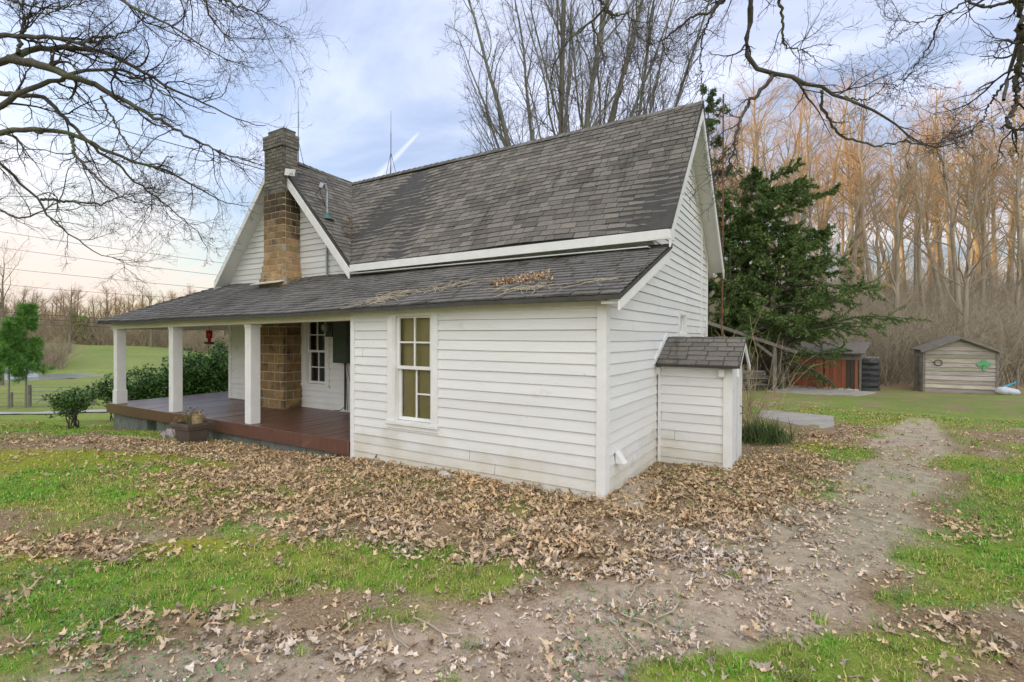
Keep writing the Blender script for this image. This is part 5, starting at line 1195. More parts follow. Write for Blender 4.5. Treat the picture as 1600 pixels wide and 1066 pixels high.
def forest_tree(height, r, seed, limbs=22, first=.35, spread=(.16, .34), up=.06, ang=(.45, .85), lean=.03, forkstem=1):
    rng = np.random.default_rng(seed); n = 18; t = np.linspace(0, 1, n)
    Ps = []; Rs = []
    for s in range(forkstem):
        P = np.zeros((n, 3)); 
        if forkstem > 1:
            a = 2 * math.pi * s / forkstem + rng.uniform(-.4, .4); tilt = rng.uniform(.08, .34); dirv = np.array([math.cos(a) * tilt, math.sin(a) * tilt])
        else: dirv = rng.normal(size=2) * lean
        hh = height * rng.uniform(.75, 1.05) if forkstem > 1 else height
        w = np.cumsum(rng.normal(size=(n, 2)) * .012 * height / n ** .5, 0)
        P[:, 2] = t * hh; P[:, :2] = dirv * (t ** 1.25)[:, None] * hh + w * t[:, None] * (1.8 if forkstem == 1 else 1)
        Ps.append(P); Rs.append((r if forkstem == 1 else r * rng.uniform(.55, .9)) * ((1 - t) ** .8 * .96 + .04))
    TP = np.array(Ps); TR = np.array(Rs)
    l1 = sprout(TP, TR, limbs if forkstem == 1 else limbs // 2, rng, first, .98, ang, (spread[0], spread[1]), 8, .13, up, .45, .02, tipless=.55)
    l2 = sprout(*l1, 7, rng, .15, 1, (.4, .9), (.3, .6), 6, .18, up * .8, .5, .008)
    l3 = sprout(*l2, 5, rng, .15, 1, (.35, .85), (.35, .75), 4, .2, up * .6, .55, .0045)
    l4 = sprout(*l3, 3, rng, .2, 1, (.35, .8), (.4, .8), 3, .2, up * .5, .6, .0032)
    return TP, TR, l1, l2, l3, l4
def make_tree(name, label, cat, loc, args, barkm, twigm, group=None, rz=0, sc=(1, 1, 1), k=7):
    TP, TR, l1, l2, l3, l4 = forest_tree(**args)
    r = thing(name, label, cat, loc, rz, group); r.scale = sc
    V, Fq = tubes([(TP, TR), l1], k); np_mesh('trunk', V, Fq, barkm, r, smooth_=True)
    V, Fq = tubes([l2, l3, l4], 3); np_mesh('crown', V, Fq, twigm, r)
    return r
FAR = (0, 0, -500)
protos = [make_tree('woodland_tree', 'p', 'tree', FAR, dict(height=19, r=.26, seed=s, limbs=24, first=f, spread=sp, up=.03, ang=(.5, 1.15), lean=.07), M['wood_bark'], M['wood_twig']) for s, f, sp in ((1, .38, (.16, .30)), (2, .48, (.14, .28)), (3, .30, (.18, .36)), (4, .42, (.14, .26)), (5, .35, (.2, .4)))]
used = set()
def plant(i, px, d, sc, label, group, dz=0):
    x, y = px_plan(px, d); z = Hs(x, y) - .1 + dz; rz = random.uniform(0, 6.28); w = sc * random.uniform(.85, 1.1)
    o = protos[i]
    if i not in used:
        used.add(i); o.location = (x, y, z); o.rotation_euler = (0, 0, rz); o.scale = (w, w, sc); o['label'] = label; o['group'] = group
        return o
    return dup(o, (x, y, z), rz, (w, w, sc), label, group)
rs = random.Random(12)
WL = 'tall slender bare tree standing in the dense wood on the rise beyond the sheds'
k = 0
for row, (d0, d1, n) in enumerate(((29, 38, 12), (38, 48, 19), (48, 62, 20), (62, 84, 20))):
    for j in range(n):
        px = 1075 + (1720 - 1075) * (j + rs.random()) / n; d = rs.uniform(d0, d1)
        h = {0: .88, 1: 1.05, 2: 1.2, 3: 1.35}[row] * rs.uniform(.72, 1.12)
        plant(rs.randrange(5), px, d, h, WL, 'bare trees of the wood on the rise'); k += 1
# a few single trees of their own
single = [(1262, 24.5, .78, 'bare tree with leaning limbs rising just beyond the orange garage', dict(height=15, r=.2, seed=31, limbs=22, first=.25, spread=(.2, .42), ang=(.4, .8))),
          (1506, 26.0, .9, 'broad forked bare tree rising directly beyond the plank shed roof', dict(height=13, r=.17, seed=32, limbs=26, first=.2, spread=(.25, .5), ang=(.45, .9))),
          (1398, 27.0, .9, 'many-limbed bare tree between the woodpile and the plank shed', dict(height=14, r=.2, seed=33, limbs=24, first=.25, spread=(.2, .42), ang=(.4, .8)))]
for px, d, sc, l_, ar in single:
    x, y = px_plan(px, d); make_tree('bare_tree', l_, 'tree', (x, y, Hs(x, y) - .1), ar, M['wood_bark'], M['wood_twig'], sc=(sc, sc, sc))
# clumps of bare trees behind the roof
for px, d, l_, ar in ((866, 22, 'big many-stemmed bare tree fanning up behind the main roof ridge', dict(height=23, r=.21, seed=61, limbs=42, first=.12, spread=(.16, .34), ang=(.25, .6), up=.09, forkstem=9)),
                      (955, 24, 'second many-stemmed bare tree behind the ridge, nearer the right gable', dict(height=22, r=.20, seed=62, limbs=36, first=.12, spread=(.16, .34), ang=(.25, .6), up=.09, forkstem=7)),
                      (762, 24, 'low spreading bare tree showing its top above the middle of the ridge', dict(height=9.6, r=.13, seed=63, limbs=30, first=.25, spread=(.2, .4), ang=(.3, .7), up=.05, forkstem=3)),
                      (1050, 26, 'slim bare tree behind the right end of the ridge', dict(height=16, r=.18, seed=64, limbs=26, first=.25, spread=(.18, .36), ang=(.3, .7), forkstem=3))):
    x, y = px_plan(px, d); make_tree('bare_tree', l_, 'tree', (x, y, Hs(x, y) - .1), ar, M['grey_bark'], M['grey_twig'])

# far treeline beyond the field
fprotos = [make_tree('field_edge_tree', 'p', 'tree', FAR, dict(height=13, r=.28, seed=s, limbs=26, first=f, spread=(.2, .42), ang=(.4, .9)), M['far_bark'], M['wood_twig'], k=5) for s, f in ((41, .25), (42, .15), (43, .3))]
fused = set()
def plant_far(i, px, d, sc, label, group=None):
    x, y = px_plan(px, d); z = Hs(x, y) - .2; rz = random.uniform(0, 6.28); o = fprotos[i]
    if i not in fused:
        fused.add(i); o.location = (x, y, z); o.rotation_euler = (0, 0, rz); o.scale = (sc, sc, sc); o['label'] = label
        if group: o['group'] = group
        return
    dup(o, (x, y, z), rz, (sc, sc, sc), label, group)
for j in range(92):
    d = rs.uniform(116, 175); px = -60 + 420 * (j + rs.random()) / 92
    plant_far(rs.randrange(3), px, d, rs.uniform(.6, 1.12) * (d / 135) ** .5, 'bare tree in the far line of woods beyond the green field', 'far bare trees beyond the field')
plant_far(1, 108, 92, 1.0, 'wide-crowned bare tree standing out in front of the far woods')
plant_far(0, 236, 112, .95, 'tall far tree showing just above the porch roof corner')
x, y = px_plan(2, 46); make_tree('bare_tree', 'bare spreading tree behind the young pines at the road', 'tree', (x, y, Hs(x, y) - .2), dict(height=12, r=.2, seed=71, limbs=30, first=.15, spread=(.3, .6), ang=(.5, 1.0), up=.03), M['far_bark'], M['wood_twig'])

# brush thickets (uncountable)
def thicket(label, samples, hrange, seed, tint=(1, 1, 1), nseg=6, r=.011, arch=.16, twigs=3):
    rng = np.random.default_rng(seed); n = len(samples); P = np.zeros((n, nseg + 1, 3)); P[:, 0, :2] = samples; P[:, 0, 2] = H(samples[:, 0], samples[:, 1]) - .05
    dr = rng.normal(size=(n, 3)) * .38; dr[:, 2] = 1; L_ = rng.uniform(*hrange, n)
    for s in range(nseg):
        dr += rng.normal(size=dr.shape) * .16; dr[:, 2] -= arch * (s / nseg); dr /= np.linalg.norm(dr, axis=1)[:, None]; P[:, s + 1] = P[:, s] + dr * (L_ / nseg)[:, None]
    R = np.full((n, nseg + 1), 1.0) * rng.uniform(.5, 1.3, (n, 1)) * r * np.linspace(1, .35, nseg + 1)
    ch = sprout(P, R, twigs, rng, .25, 1, (.4, 1.1), (.25, .6), 4, .25, -.02, .6, r * .35)
    V, Fq = tubes([(P, R), ch], 3)
    g = rng.uniform(.55, 1.2, n); ga = np.repeat(g, (nseg + 1) * 3); gb = np.repeat(np.repeat(g, twigs), 5 * 3); gg = np.concatenate([ga, gb])[:, None] * np.array(tint)
    return tag(np_mesh('brush', V, Fq, M['cane'], cols=gg), label, 'brush', kind='stuff')
rng = np.random.default_rng(77)
def area(n, px0, px1, d0, d1):
    px = rng.uniform(px0, px1, n); d = np.sqrt(rng.uniform(d0 ** 2, d1 ** 2, n)); x, y = px_plan(px, d); return np.stack([x, y], 1)
thicket('tangled dry brush filling the wood edge beyond the sheds', np.concatenate([area(4200, 1090, 1720, 23.5, 32), area(6500, 1080, 1740, 30, 52)]), (2.4, 5.2), 1, r=.013)
thicket('taller grey-brown saplings rising through the wood', area(1500, 1080, 1740, 34, 62), (4.5, 8), 2, (.9, .88, .86), r=.02, arch=.05)
rng = np.random.default_rng(78)
thicket('hazy grey-brown brush along the far field edge', np.concatenate([area(2200, -90, 420, 114, 130), area(2600, -90, 420, 130, 168)]), (3, 7.5), 3, (.92, .86, .8), r=.05, arch=.08, twigs=4)
thicket('pale brush patch on the near slope by the pond', area(420, 60, 100, 66, 82), (2.0, 4.5), 4, (.9, .85, .8), r=.03, arch=.1)
rng = np.random.default_rng(79)
thicket('thin dry saplings and stems crowding the closet and lean-to', np.concatenate([area(40, 1163, 1180, 8.5, 9.5), area(26, 1105, 1235, 15, 18)]), (1.0, 2.6), 5, (1.1, 1.05, .85), r=.008, arch=.04)

# evergreens built from limbs carrying flat sprays
def sprays(P, R, per, size, rng, droop=.3, col=(1, 1, 1), cv=.35, wf=1.0):
    m = P.shape[0]; ti = np.repeat(np.arange(m), per); t = rng.uniform(.12, 1.0, len(ti)); p, d, _ = sample(P, R, ti, t); n = len(p)
    rnd = rng.normal(size=(n, 3)); a = d + rnd * .75; a[:, 2] -= droop * rng.random(n); a /= np.linalg.norm(a, axis=1)[:, None]
    b = np.cross(a, rng.normal(size=(n, 3))); b /= np.linalg.norm(b, axis=1)[:, None] + 1e-9
    L_ = size * rng.uniform(.5, 1.3, n)[:, None]; Wd = L_ * rng.uniform(.08, .17, (n, 1)) * wf
    V = np.stack([p, p + a * L_ * .45 + b * Wd, p + a * L_, p + a * L_ * .45 - b * Wd], 1)
    c = (1 + rng.uniform(-cv, cv, (n, 1))) * np.array(col); return V.reshape(-1, 3), np.arange(n * 4).reshape(n, 4), np.repeat(c, 4, 0)
def evergreen(name, label, loc, height, r, nl, spread, seed, matl, first=.12, ang=(1.0, 1.5), trop=-.02, size=.28, per=16, lean=(0, 0), bark=None, subs=9, shape=.75, col=(1, 1, 1), bias=None, wf=1.0):
    rng = np.random.default_rng(seed); n = 16; t = np.linspace(0, 1, n); P = np.zeros((1, n, 3)); P[0, :, 2] = t * height; P[0, :, 0] = lean[0] * t; P[0, :, 1] = lean[1] * t; R = (r * (1 - t * .93))[None]
    l1 = sprout(P, R, nl, rng, first, .99, ang, (spread[0], spread[1]), 8, .12, trop, .4, .012, bylen=False, tipless=shape)
    if bias is not None:
        w = np.linspace(0, 1, 9)[None, :, None] ** 1.3; L_ = np.linalg.norm(l1[0][:, -1] - l1[0][:, 0], axis=1)[:, None, None]; l1 = (l1[0] + w * L_ * np.array(bias)[None, None], l1[1])
    l2 = sprout(*l1, subs, rng, .2, 1, (.5, 1.0), (.18, .42), 4, .15, trop * .7, .5, .006, flat=.5)
    o = thing(name, label, 'tree', loc); V, Fq = tubes([(P, R), l1, l2], 5); np_mesh('trunk', V, Fq, bark or M['bark'], o)
    V, Fq, c = sprays(*l2, per, size, rng, col=col, wf=wf); V2, F2_, c2 = sprays(*l1, per, size, rng, col=col, wf=wf)
    np_mesh('crown', np.concatenate([V, V2]), np.concatenate([Fq, F2_ + len(V)]), matl, o, cols=np.concatenate([c, c2])); return o
x, y = px_plan(1222, 20.4); evergreen('cedar_tree', 'large dark green cedar with drooping boughs right of the house', (x, y, Hs(x, y)), 8.9, .2, 120, (1.9, 4.6), 3, M['cedar'], first=.12, size=.125, per=105, subs=15, lean=(-.9, .1), trop=-.03, shape=.55, bias=(.06 * R2[0], .06 * R2[1], -.05))
x, y = px_plan(1140, 20.8); evergreen('cedar_tree', 'younger dark cedar squeezed between the gable and the big cedar', (x, y, Hs(x, y)), 7.6, .13, 80, (1.1, 2.5), 33, M['cedar'], first=.2, size=.125, per=80, subs=12, trop=-.02, shape=.6)
x, y = px_plan(1104, 26); evergreen('cedar_tree', 'thin cedar whose tip pokes up behind the right gable peak', (x, y, Hs(x, y)), 15.2, .16, 60, (1.0, 2.6), 5, M['cedar'], first=.4, size=.17, per=26, subs=9, shape=.7)
for k, (px, d, h, l_) in enumerate(((13, 26.5, 4.6, 'leaning young pine with bare lower trunk beside the gate'), (40, 27.0, 5.5, 'fuller bright green young pine nearest the gate post'), (-22, 27.5, 4.0, 'smaller young pine at the road, farthest from the gate'))):
    x, y = px_plan(px, d); evergreen('pine_tree', l_, (x, y, Hs(x, y)), h, .06, 60, (.6, 1.25), 80 + k, M['pine'], first=.26 if k else .40, ang=(.7, 1.25), trop=.05, size=.26, per=44, subs=8, lean=(.3, 0), shape=.72, wf=.3, bark=M['rail'])
x, y = px_plan(1330, 52); evergreen('cedar_tree', 'small dark evergreen deep in the wood left of the plank shed', (x, y, Hs(x, y)), 7, .12, 50, (1, 2.4), 91, M['cedar'], per=10)
x, y = px_plan(125, 118); evergreen('cedar_tree', 'rounded dark evergreen at the far field edge', (x, y, Hs(x, y)), 6.5, .15, 50, (2, 3.6), 92, M['cedar'], per=10, size=.6, col=(1.5, 1.3, 1.2), shape=.5)

# leafy shrubs
def shrub(name, label, cat, loc, rx, ry, h, nst, nleaf, seed, lsize=.07, bare=.3, group=None, gap=.5):
    rng = np.random.default_rng(seed); o = thing(name, label, cat, loc, 0, group); st = np.zeros((nst, 7, 3)); st[:, 0, :2] = rng.normal(size=(nst, 2)) * (rx * .18, ry * .18); st[:, 0, 2] = -.05
    tgt = rng.uniform(-1, 1, (nst, 2)) * (rx * .75, ry * .75); hh = h * rng.uniform(.62, .95, nst)
    for s in range(1, 7):
        f = (s / 6); st[:, s, :2] = st[:, 0, :2] * (1 - f ** 1.3) + tgt * f ** 1.3 + rng.normal(size=(nst, 2)) * .03 * h; st[:, s, 2] = hh * f
    R = np.full((nst, 7), .012) * np.linspace(1, .35, 7); b1 = sprout(st, R, 7, rng, .25, 1, (.4, 1.0), (.2, .5), 5, .2, .03, .6, .004); b2 = sprout(*b1, 4, rng, .2, 1, (.4, 1.0), (.3, .7), 3, .2, .03, .6, .0025)
    V, Fq = tubes([(st, R), b1, b2], 4); np_mesh('stem', V, Fq, M['twig'], o)
    ti = rng.integers(0, b2[0].shape[0], nleaf); t = rng.uniform(.1, 1, nleaf); p, d, _ = sample(*b2, ti, t); p = p + rng.normal(size=p.shape) * .05 * h
    keep = p[:, 2] > bare * h * rng.uniform(.6, 1.5, nleaf); keep &= fbm(p[:, 0] * 3 + p[:, 2] * 2, p[:, 1] * 3 - p[:, 2] * 3, seed, 2) > gap - .18
    p = p[keep]; up = np.clip((p[:, 2] / h), 0, 1)[:, None]; g = rng.uniform(.6, 1.35, (len(p), 1)); c = g * np.array([[1.0, 1.0, 1.0]]) * np.concatenate([rng.uniform(.8, 1.3, (len(p), 1)), np.ones((len(p), 1)), rng.uniform(.7, 1.1, (len(p), 1))], 1)
    V, Fc, C_ = leaf_cards(p, lsize * rng.uniform(.7, 1.3, len(p)), rng, tilt=.7, lobed=False, shade=c); np_mesh('foliage', V, Fc, M['shrub'], o, cols=C_); return o
hx = [(-13.2, 1.6, 1.15, 1.25), (-13.1, 3.1, 1.3, 1.45), (-13.0, 4.7, 1.3, 1.6), (-12.9, 6.3, 1.3, 1.75), (-12.7, 7.8, 1.3, 1.8)]
hl = ['sparse low shrub nearest the porch corner post', 'second shrub from the porch corner post, leafy on top', 'dense glossy shrub behind the middle porch post', 'tall dark shrub behind the red feeder', 'tallest dense shrub nearest the house corner']
for k, (px, d, h, rx) in enumerate(((188, 13.6, 1.15, .75), (238, 14.3, 1.55, .95), (278, 14.9, 1.7, .95), (318, 15.6, 2.05, .95), (352, 16.3, 2.15, .95))):
    x, y = px_plan(px, d); shrub('shrub', hl[k], 'shrub', (x, y, Hs(x, y)), rx, rx, h * (.88 if k else .95), 16, [2600, 5200, 6800, 9000, 9000][k], 100 + k, .085, bare=.22 if k else .3, group='evergreen shrubs beside the porch', gap=.52 if k < 3 else .42)
x, y = px_plan(113, 9.35); shrub('round_bush', 'lone small green bush with twiggy stems on the lawn', 'bush', (x, y, Hs(x, y)), .42, .4, .72, 11, 2300, 120, .055, bare=.42, gap=.4)
# strap-leaved clump by the closet
def blades(name, pts, L_, wd, rng, matl, lean=.9, nseg=4, col=None):
    n = len(pts); L_ = np.broadcast_to(L_, (n,)); az = rng.uniform(0, 2 * math.pi, n); out = np.stack([np.cos(az), np.sin(az)], 1); side = np.stack([-out[:, 1], out[:, 0]], 1); ln = L_ * rng.uniform(.5, 1.2, n); le = lean * rng.uniform(.2, 1.3, n)
    V = np.zeros((n, nseg + 1, 2, 3))
    for s in range(nseg + 1):
        f = s / nseg; th = le * f; r_ = ln * f * np.sin(th * .9); z_ = ln * f * np.cos(th); w_ = wd * (1 - f ** 1.6) + .0006
        c = pts.copy(); c[:, :2] += out * r_[:, None]; c[:, 2] += z_
        V[:, s, 0] = c; V[:, s, 1] = c; w_ = np.broadcast_to(w_, (n,))[:, None]; V[:, s, 0, :2] += side * w_; V[:, s, 1, :2] -= side * w_
    ii = np.arange(n * (nseg + 1) * 2).reshape(n, nseg + 1, 2); q = np.stack([ii[:, :-1, 0], ii[:, :-1, 1], ii[:, 1:, 1], ii[:, 1:, 0]], -1).reshape(-1, 4)
    if col is None: g = rng.uniform(.6, 1.3, (n, 1)); col = np.concatenate([g * rng.uniform(.8, 1.5, (n, 1)), g, g * rng.uniform(.6, 1.2, (n, 1))], 1)
    return np_mesh(name, V.reshape(-1, 3), q, matl, cols=np.repeat(col, (nseg + 1) * 2, 0))
rng = np.random.default_rng(6); x, y = onZ(1192, 688, 0)[:2]; pts = np.stack([x + rng.normal(size=900) * .17, y + rng.normal(size=900) * .17, np.zeros(900)], 1); pts[:, 2] = H(pts[:, 0], pts[:, 1])
tag(blades('grass_clump', pts, .42, .006, rng, M['strap'], 1.3), 'arching clump of dark strap leaves beside the closet door', 'plant')

# ------------------------------------------------------------------ ground litter and grass (uncountable)
def scatter(n, dmin, dmax, half=52, seed=1, power=1.0):
    rng = np.random.default_rng(seed); a = np.radians(rng.uniform(-half, half, n)); r = dmin * (dmax / dmin) ** (rng.random(n) ** power); return plan(r * np.sin(a), r * np.cos(a)) + (r, rng)
def off_house(x, y):
    inh = ((x > LX - .02) & (x < .02) & (y > -.0) & (y < 6)) | ((x > -11.7) & (x <= LX) & (y > -.0) & (y < 6)) | ((x > 0) & (x < .95) & (y > 1.98) & (y < 3.0))
    sa, sb, sc_, sd_ = [onZ(px, py, -.03)[:2] for px, py in ((1180, 655), (1305, 682), (1302, 655), (1190, 645))]
    ins = np.ones(np.shape(x), bool)
    for p_, q_ in ((sa, sb), (sb, sc_), (sc_, sd_), (sd_, sa)): ins &= ((q_[0] - p_[0]) * (y - p_[1]) - (q_[1] - p_[1]) * (x - p_[0])) > -.0
    return ~inh & ~ins
# leaves: candidate density falls with 1/r^2 in this sampling, so thin towards the viewer
LEAFV, LEAFF, LEAFC, base_ = [], [], [], 0
for kind_, nc, sd_, smin, smax, full, bare_ in (('leaf', 1100000, 2, .046, .092, 1150, 60), ('bit', 1900000, 4, .014, .042, 900, 480)):
    x, y, r, rng = scatter(nc, 1.9, 17 if kind_ == 'leaf' else 9, seed=sd_); rmax = 17 if kind_ == 'leaf' else 9
    zgr, zmo, zdi, zle = zones(x, y)
    dens = np.clip(zle, 0, 1.05) ** 1.4 * full + bare_ * (.35 + .65 * np.clip((6.5 - r) / 3, 0, 1)) * (1 + (.5 if kind_ == 'leaf' else 1.6) * np.clip(zdi, 0, 1))
    dens = dens * (1 - .82 * np.clip((zgr - zle * .55 - .1) * 1.3, 0, 1)) * (1 - .6 * np.clip((zmo - zle * .5 - .2) * 1.3, 0, 1))
    clump = fbm(x * 5, y * 5, 83, 3); dens = dens * np.clip((clump - .28) * 2.6, .12, 1.5)
    cand = nc / (math.radians(104) * math.log(rmax / 1.9)) / r ** 2
    keep = (rng.random(len(x)) < dens / cand) & off_house(x, y)
    x, y, r, zle_, zdi_ = x[keep], y[keep], r[keep], zle[keep], zdi[keep]; n = len(x)
    pz_ = H(x, y) + .008 + rng.random(n) * (.045 if kind_ == 'leaf' else .02) * np.clip(zle_, .05, 1.1)
    g = rng.uniform(.42, 1.25, (n, 1)) ; hue = rng.random((n, 1)); pale = (np.clip(zdi_ * .7 + (r < 4.6) * .45, 0, 1) * rng.random(n))[:, None]
    sh_ = np.concatenate([g, g * (.86 + .12 * hue), g * (.68 + .32 * hue * rng.random((n, 1)))], 1); sh_ = sh_ * (1 - pale) + pale * g * np.array([[1.12, 1.26, 1.6]])
    V, Fc, C_ = leaf_cards(np.stack([x, y, pz_], 1), rng.uniform(smin, smax, n) * np.clip(1.3 - r * .055, .9, 1.12), rng, tilt=.30 if kind_ == 'leaf' else .25, shade=sh_, lobed=True if kind_ == 'leaf' else 'bit')
    LEAFV.append(V); LEAFF.append(Fc + base_); LEAFC.append(C_); base_ += len(V); print(kind_, n)
tag(np_mesh('fallen_leaves', np.concatenate(LEAFV), np.concatenate(LEAFF), M['leaf'], cols=np.concatenate(LEAFC)), 'brown oak leaves strewn over the yard', 'fallen leaves', kind='stuff')
# crumbs of earth and small pebbles on the track
x, y, r, rng = scatter(60000, 1.9, 9, half=50, seed=14); _, _, zdi, _ = zones(x, y); keep = (rng.random(len(x)) < np.clip(zdi - .2, 0, .8) * .16) & off_house(x, y); x, y, r = x[keep], y[keep], r[keep]; n = len(x)
oc = np.array([(1, 0, 0), (0, 1, 0), (-1, 0, 0), (0, -1, 0), (0, 0, 1), (0, 0, -.6)]); of = np.array([(0, 1, 4), (1, 2, 4), (2, 3, 4), (3, 0, 4), (1, 0, 5), (2, 1, 5), (3, 2, 5), (0, 3, 5)])
sz = rng.uniform(.002, .0065, (n, 1, 1)) * (1 + (rng.random((n, 1, 1)) < .05) * 1.3); V = oc[None] * sz * rng.uniform(.5, 1.4, (n, 6, 1)) + np.stack([x, y, H(x, y)], 1)[:, None]
g = rng.uniform(.5, 1.25, (n, 1)) * np.array([[1, .96, .9]])
tag(np_mesh('gravel', V.reshape(-1, 3), (of[None] + (np.arange(n) * 6)[:, None, None]).reshape(-1, 3), M['crumb'], cols=np.repeat(g, 6, 0)), 'crumbs of earth and pebbles on the dirt track', 'pebbles', kind='stuff')
# grass
x, y, r, rng = scatter(2200000, 1.9, 15, seed=3)
zgr, zmo, zdi, zle = zones(x, y)
dens = np.clip((zgr - .05) * 1.1, 0, 1) ** 1.3 * 7500 * np.clip(5.0 / r, .12, 1) ** 1.5 + np.clip(zmo - .3, 0, 1) * 900 * np.clip(5 / r, .1, 1)
dens = dens * np.clip((fbm(x * 9, y * 9, 87, 3) - .25) * 2.4, .05, 1.4) * (1 - .6 * np.clip(zdi - .5, 0, 1))
cand = 2200000 / (math.radians(104) * math.log(15 / 1.9)) / r ** 2
keep = (rng.random(len(x)) < dens / cand) & off_house(x, y)
x, y, r, zmo = x[keep], y[keep], r[keep], zmo[keep]; n = len(x); print('grass', n)
pts = np.stack([x, y, H(x, y) - .004], 1); v_ = smooth(.35, .65, fbm(x * 1.3, y * 1.3, 91, 4))[:, None]
g = rng.uniform(.6, 1.25, (n, 1)); cc = np.concatenate([g * (.70 + .75 * v_), g * (1 - .12 * v_), g * (.8 + .9 * v_)], 1)
straw = (rng.random((n, 1)) < .20 + .25 * v_); cc = np.where(straw, g * np.array([[2.5, 1.15, 4.2]]), cc)
tag(blades('grass', pts, .040 * np.clip(.7 + r * .04, .7, 1.2) * (.55 + .9 * fbm(x * 4, y * 4, 93, 3)), .0022 * np.clip(r / 4, .8, 3), rng, M['grass'], 1.1, 2, col=cc), 'short green lawn grass in uneven patches', 'grass', kind='stuff')
# tufts of ranker grass and broad-leaved weeds
rng = np.random.default_rng(55); cx_, cy_, cr_, _ = scatter(2600, 2.0, 12, seed=21); zgr, zmo, zdi, zle = zones(cx_, cy_); kp = (rng.random(len(cx_)) < np.clip(zgr, .0, 1) * .55) & off_house(cx_, cy_); cx_, cy_ = cx_[kp], cy_[kp]
nb = 26; tx_ = np.repeat(cx_, nb) + rng.normal(size=len(cx_) * nb) * .03; ty_ = np.repeat(cy_, nb) + rng.normal(size=len(cx_) * nb) * .03
pts = np.stack([tx_, ty_, H(tx_, ty_) - .004], 1); kk = np.repeat(rng.uniform(.55, 1.3, (len(cx_), 1)), nb, 0); g = kk * rng.uniform(.7, 1.2, (len(pts), 1)); st_ = rng.random((len(pts), 1)) < np.repeat(rng.random((len(cx_), 1)) * .5, nb, 0)
cc = np.where(st_, g * np.array([[2.2, 1.05, 3.6]]), g * np.array([[.8, .85, .8]]))
tag(blades('grass', pts, np.repeat(rng.uniform(.04, .085, len(cx_)), nb), .0024, rng, M['grass'], 1.2, 3, col=cc), 'taller ragged tufts standing in the lawn', 'grass', kind='stuff')
x, y, r, rng = scatter(200000, 1.9, 9, seed=22); zgr, zmo, zdi, zle = zones(x, y); kp = (rng.random(len(x)) < np.clip((fbm(x * 1.1, y * 1.1, 97, 4) - .52) * 4, 0, 1) * np.clip(zgr + .25, 0, 1) * .5) & off_house(x, y); x, y = x[kp], y[kp]; n = len(x); print('weeds', n)
g = rng.uniform(.7, 1.5, (n, 1)); V, Fc, C_ = leaf_cards(np.stack([x, y, H(x, y) + .012 + rng.random(n) * .018], 1), rng.uniform(.012, .032, n), rng, tilt=.4, lobed=False, shade=g * np.array([[1.0, 1.0, 1.0]]))
tag(np_mesh('ground_ivy', V, Fc, M['weed'], cols=C_), 'low round-leaved weeds spreading through the lawn', 'weeds', kind='stuff')
# sticks on the track
rng = np.random.default_rng(31); Ps = []
for (px, py) in ((950, 970), (970, 960), (720, 985), (1130, 880), (860, 930), (640, 1010), (1010, 905), (1060, 940), (1330, 800)):
    a = onZ(px, py, .03); an = rng.uniform(0, 6.28); P = [a]
    for s in range(5): an += rng.normal() * .3; P.append(P[-1] + np.array([math.cos(an), math.sin(an), 0]) * rng.uniform(.04, .09))
    Ps.append(P)
Ps = np.array(Ps); Ps[:, :, 2] = H(Ps[:, :, 0], Ps[:, :, 1]) + .02; V, Fq = tubes([(Ps, np.full(Ps.shape[:2], .006))], 5); tag(np_mesh('twigs', V, Fq, M['cane']), 'dead sticks lying on the dirt track', 'twigs', kind='stuff')

# ------------------------------------------------------------------ light, sky, camera
SUN_AZ, SUN_EL = 74.0, 6.0           # degrees to the left of the view, above the horizon
h2 = math.cos(math.radians(SUN_AZ)) * F2 - math.sin(math.radians(SUN_AZ)) * R2
sd = np.array([h2[0] * math.cos(math.radians(SUN_EL)), h2[1] * math.cos(math.radians(SUN_EL)), math.sin(math.radians(SUN_EL))])
sl_ = bpy.data.lights.new('sun', 'SUN'); sl_.energy = 5.0; sl_.angle = math.radians(.6); sl_.color = (1.0, .55, .12)
so_ = bpy.data.objects.new('sun', sl_); COL.objects.link(so_); so_.rotation_euler = Vector(tuple(sd)).to_track_quat('Z', 'Y').to_euler()
w = bpy.data.worlds.new('World'); scene.world = w; w.use_nodes = True; nt = w.node_tree; N = nt.nodes; L = nt.links
bg = N['Background']
sky = N.new('ShaderNodeTexSky'); sky.sky_type = 'NISHITA'; sky.sun_disc = False; sky.sun_elevation = math.radians(SUN_EL); sky.sun_rotation = math.atan2(h2[0], h2[1]); sky.air_density = 1.0; sky.dust_density = 1.2; sky.ozone_density = 1.5
tc = N.new('ShaderNodeTexCoord'); sp = N.new('ShaderNodeSeparateXYZ'); L.new(tc.outputs['Generated'], sp.inputs[0])
def math_(op, a, b=None, c=None):
    m = N.new('ShaderNodeMath'); m.operation = op
    for i, v_ in enumerate((a, b, c)):
        if v_ is None: continue
        if isinstance(v_, (int, float)): m.inputs[i].default_value = v_
        else: L.new(v_, m.inputs[i])
    return m.outputs[0]
den = math_('ADD', math_('MAXIMUM', sp.outputs['Z'], 0.0), .18)
cv = N.new('ShaderNodeCombineXYZ'); L.new(math_('DIVIDE', sp.outputs['X'], den), cv.inputs[0]); L.new(math_('DIVIDE', sp.outputs['Y'], den), cv.inputs[1])
mp = N.new('ShaderNodeMapping'); mp.inputs['Rotation'].default_value = (0, 0, math.radians(25)); mp.inputs['Scale'].default_value = (.55, 1.25, 1); mp.inputs['Location'].default_value = (.7, .25, 0); L.new(cv.outputs[0], mp.inputs['Vector'])
n1 = N.new('ShaderNodeTexNoise'); n1.inputs['Scale'].default_value = 1.15; n1.inputs['Detail'].default_value = 7; n1.inputs['Roughness'].default_value = .55; n1.inputs['Distortion'].default_value = .6; L.new(mp.outputs[0], n1.inputs['Vector'])
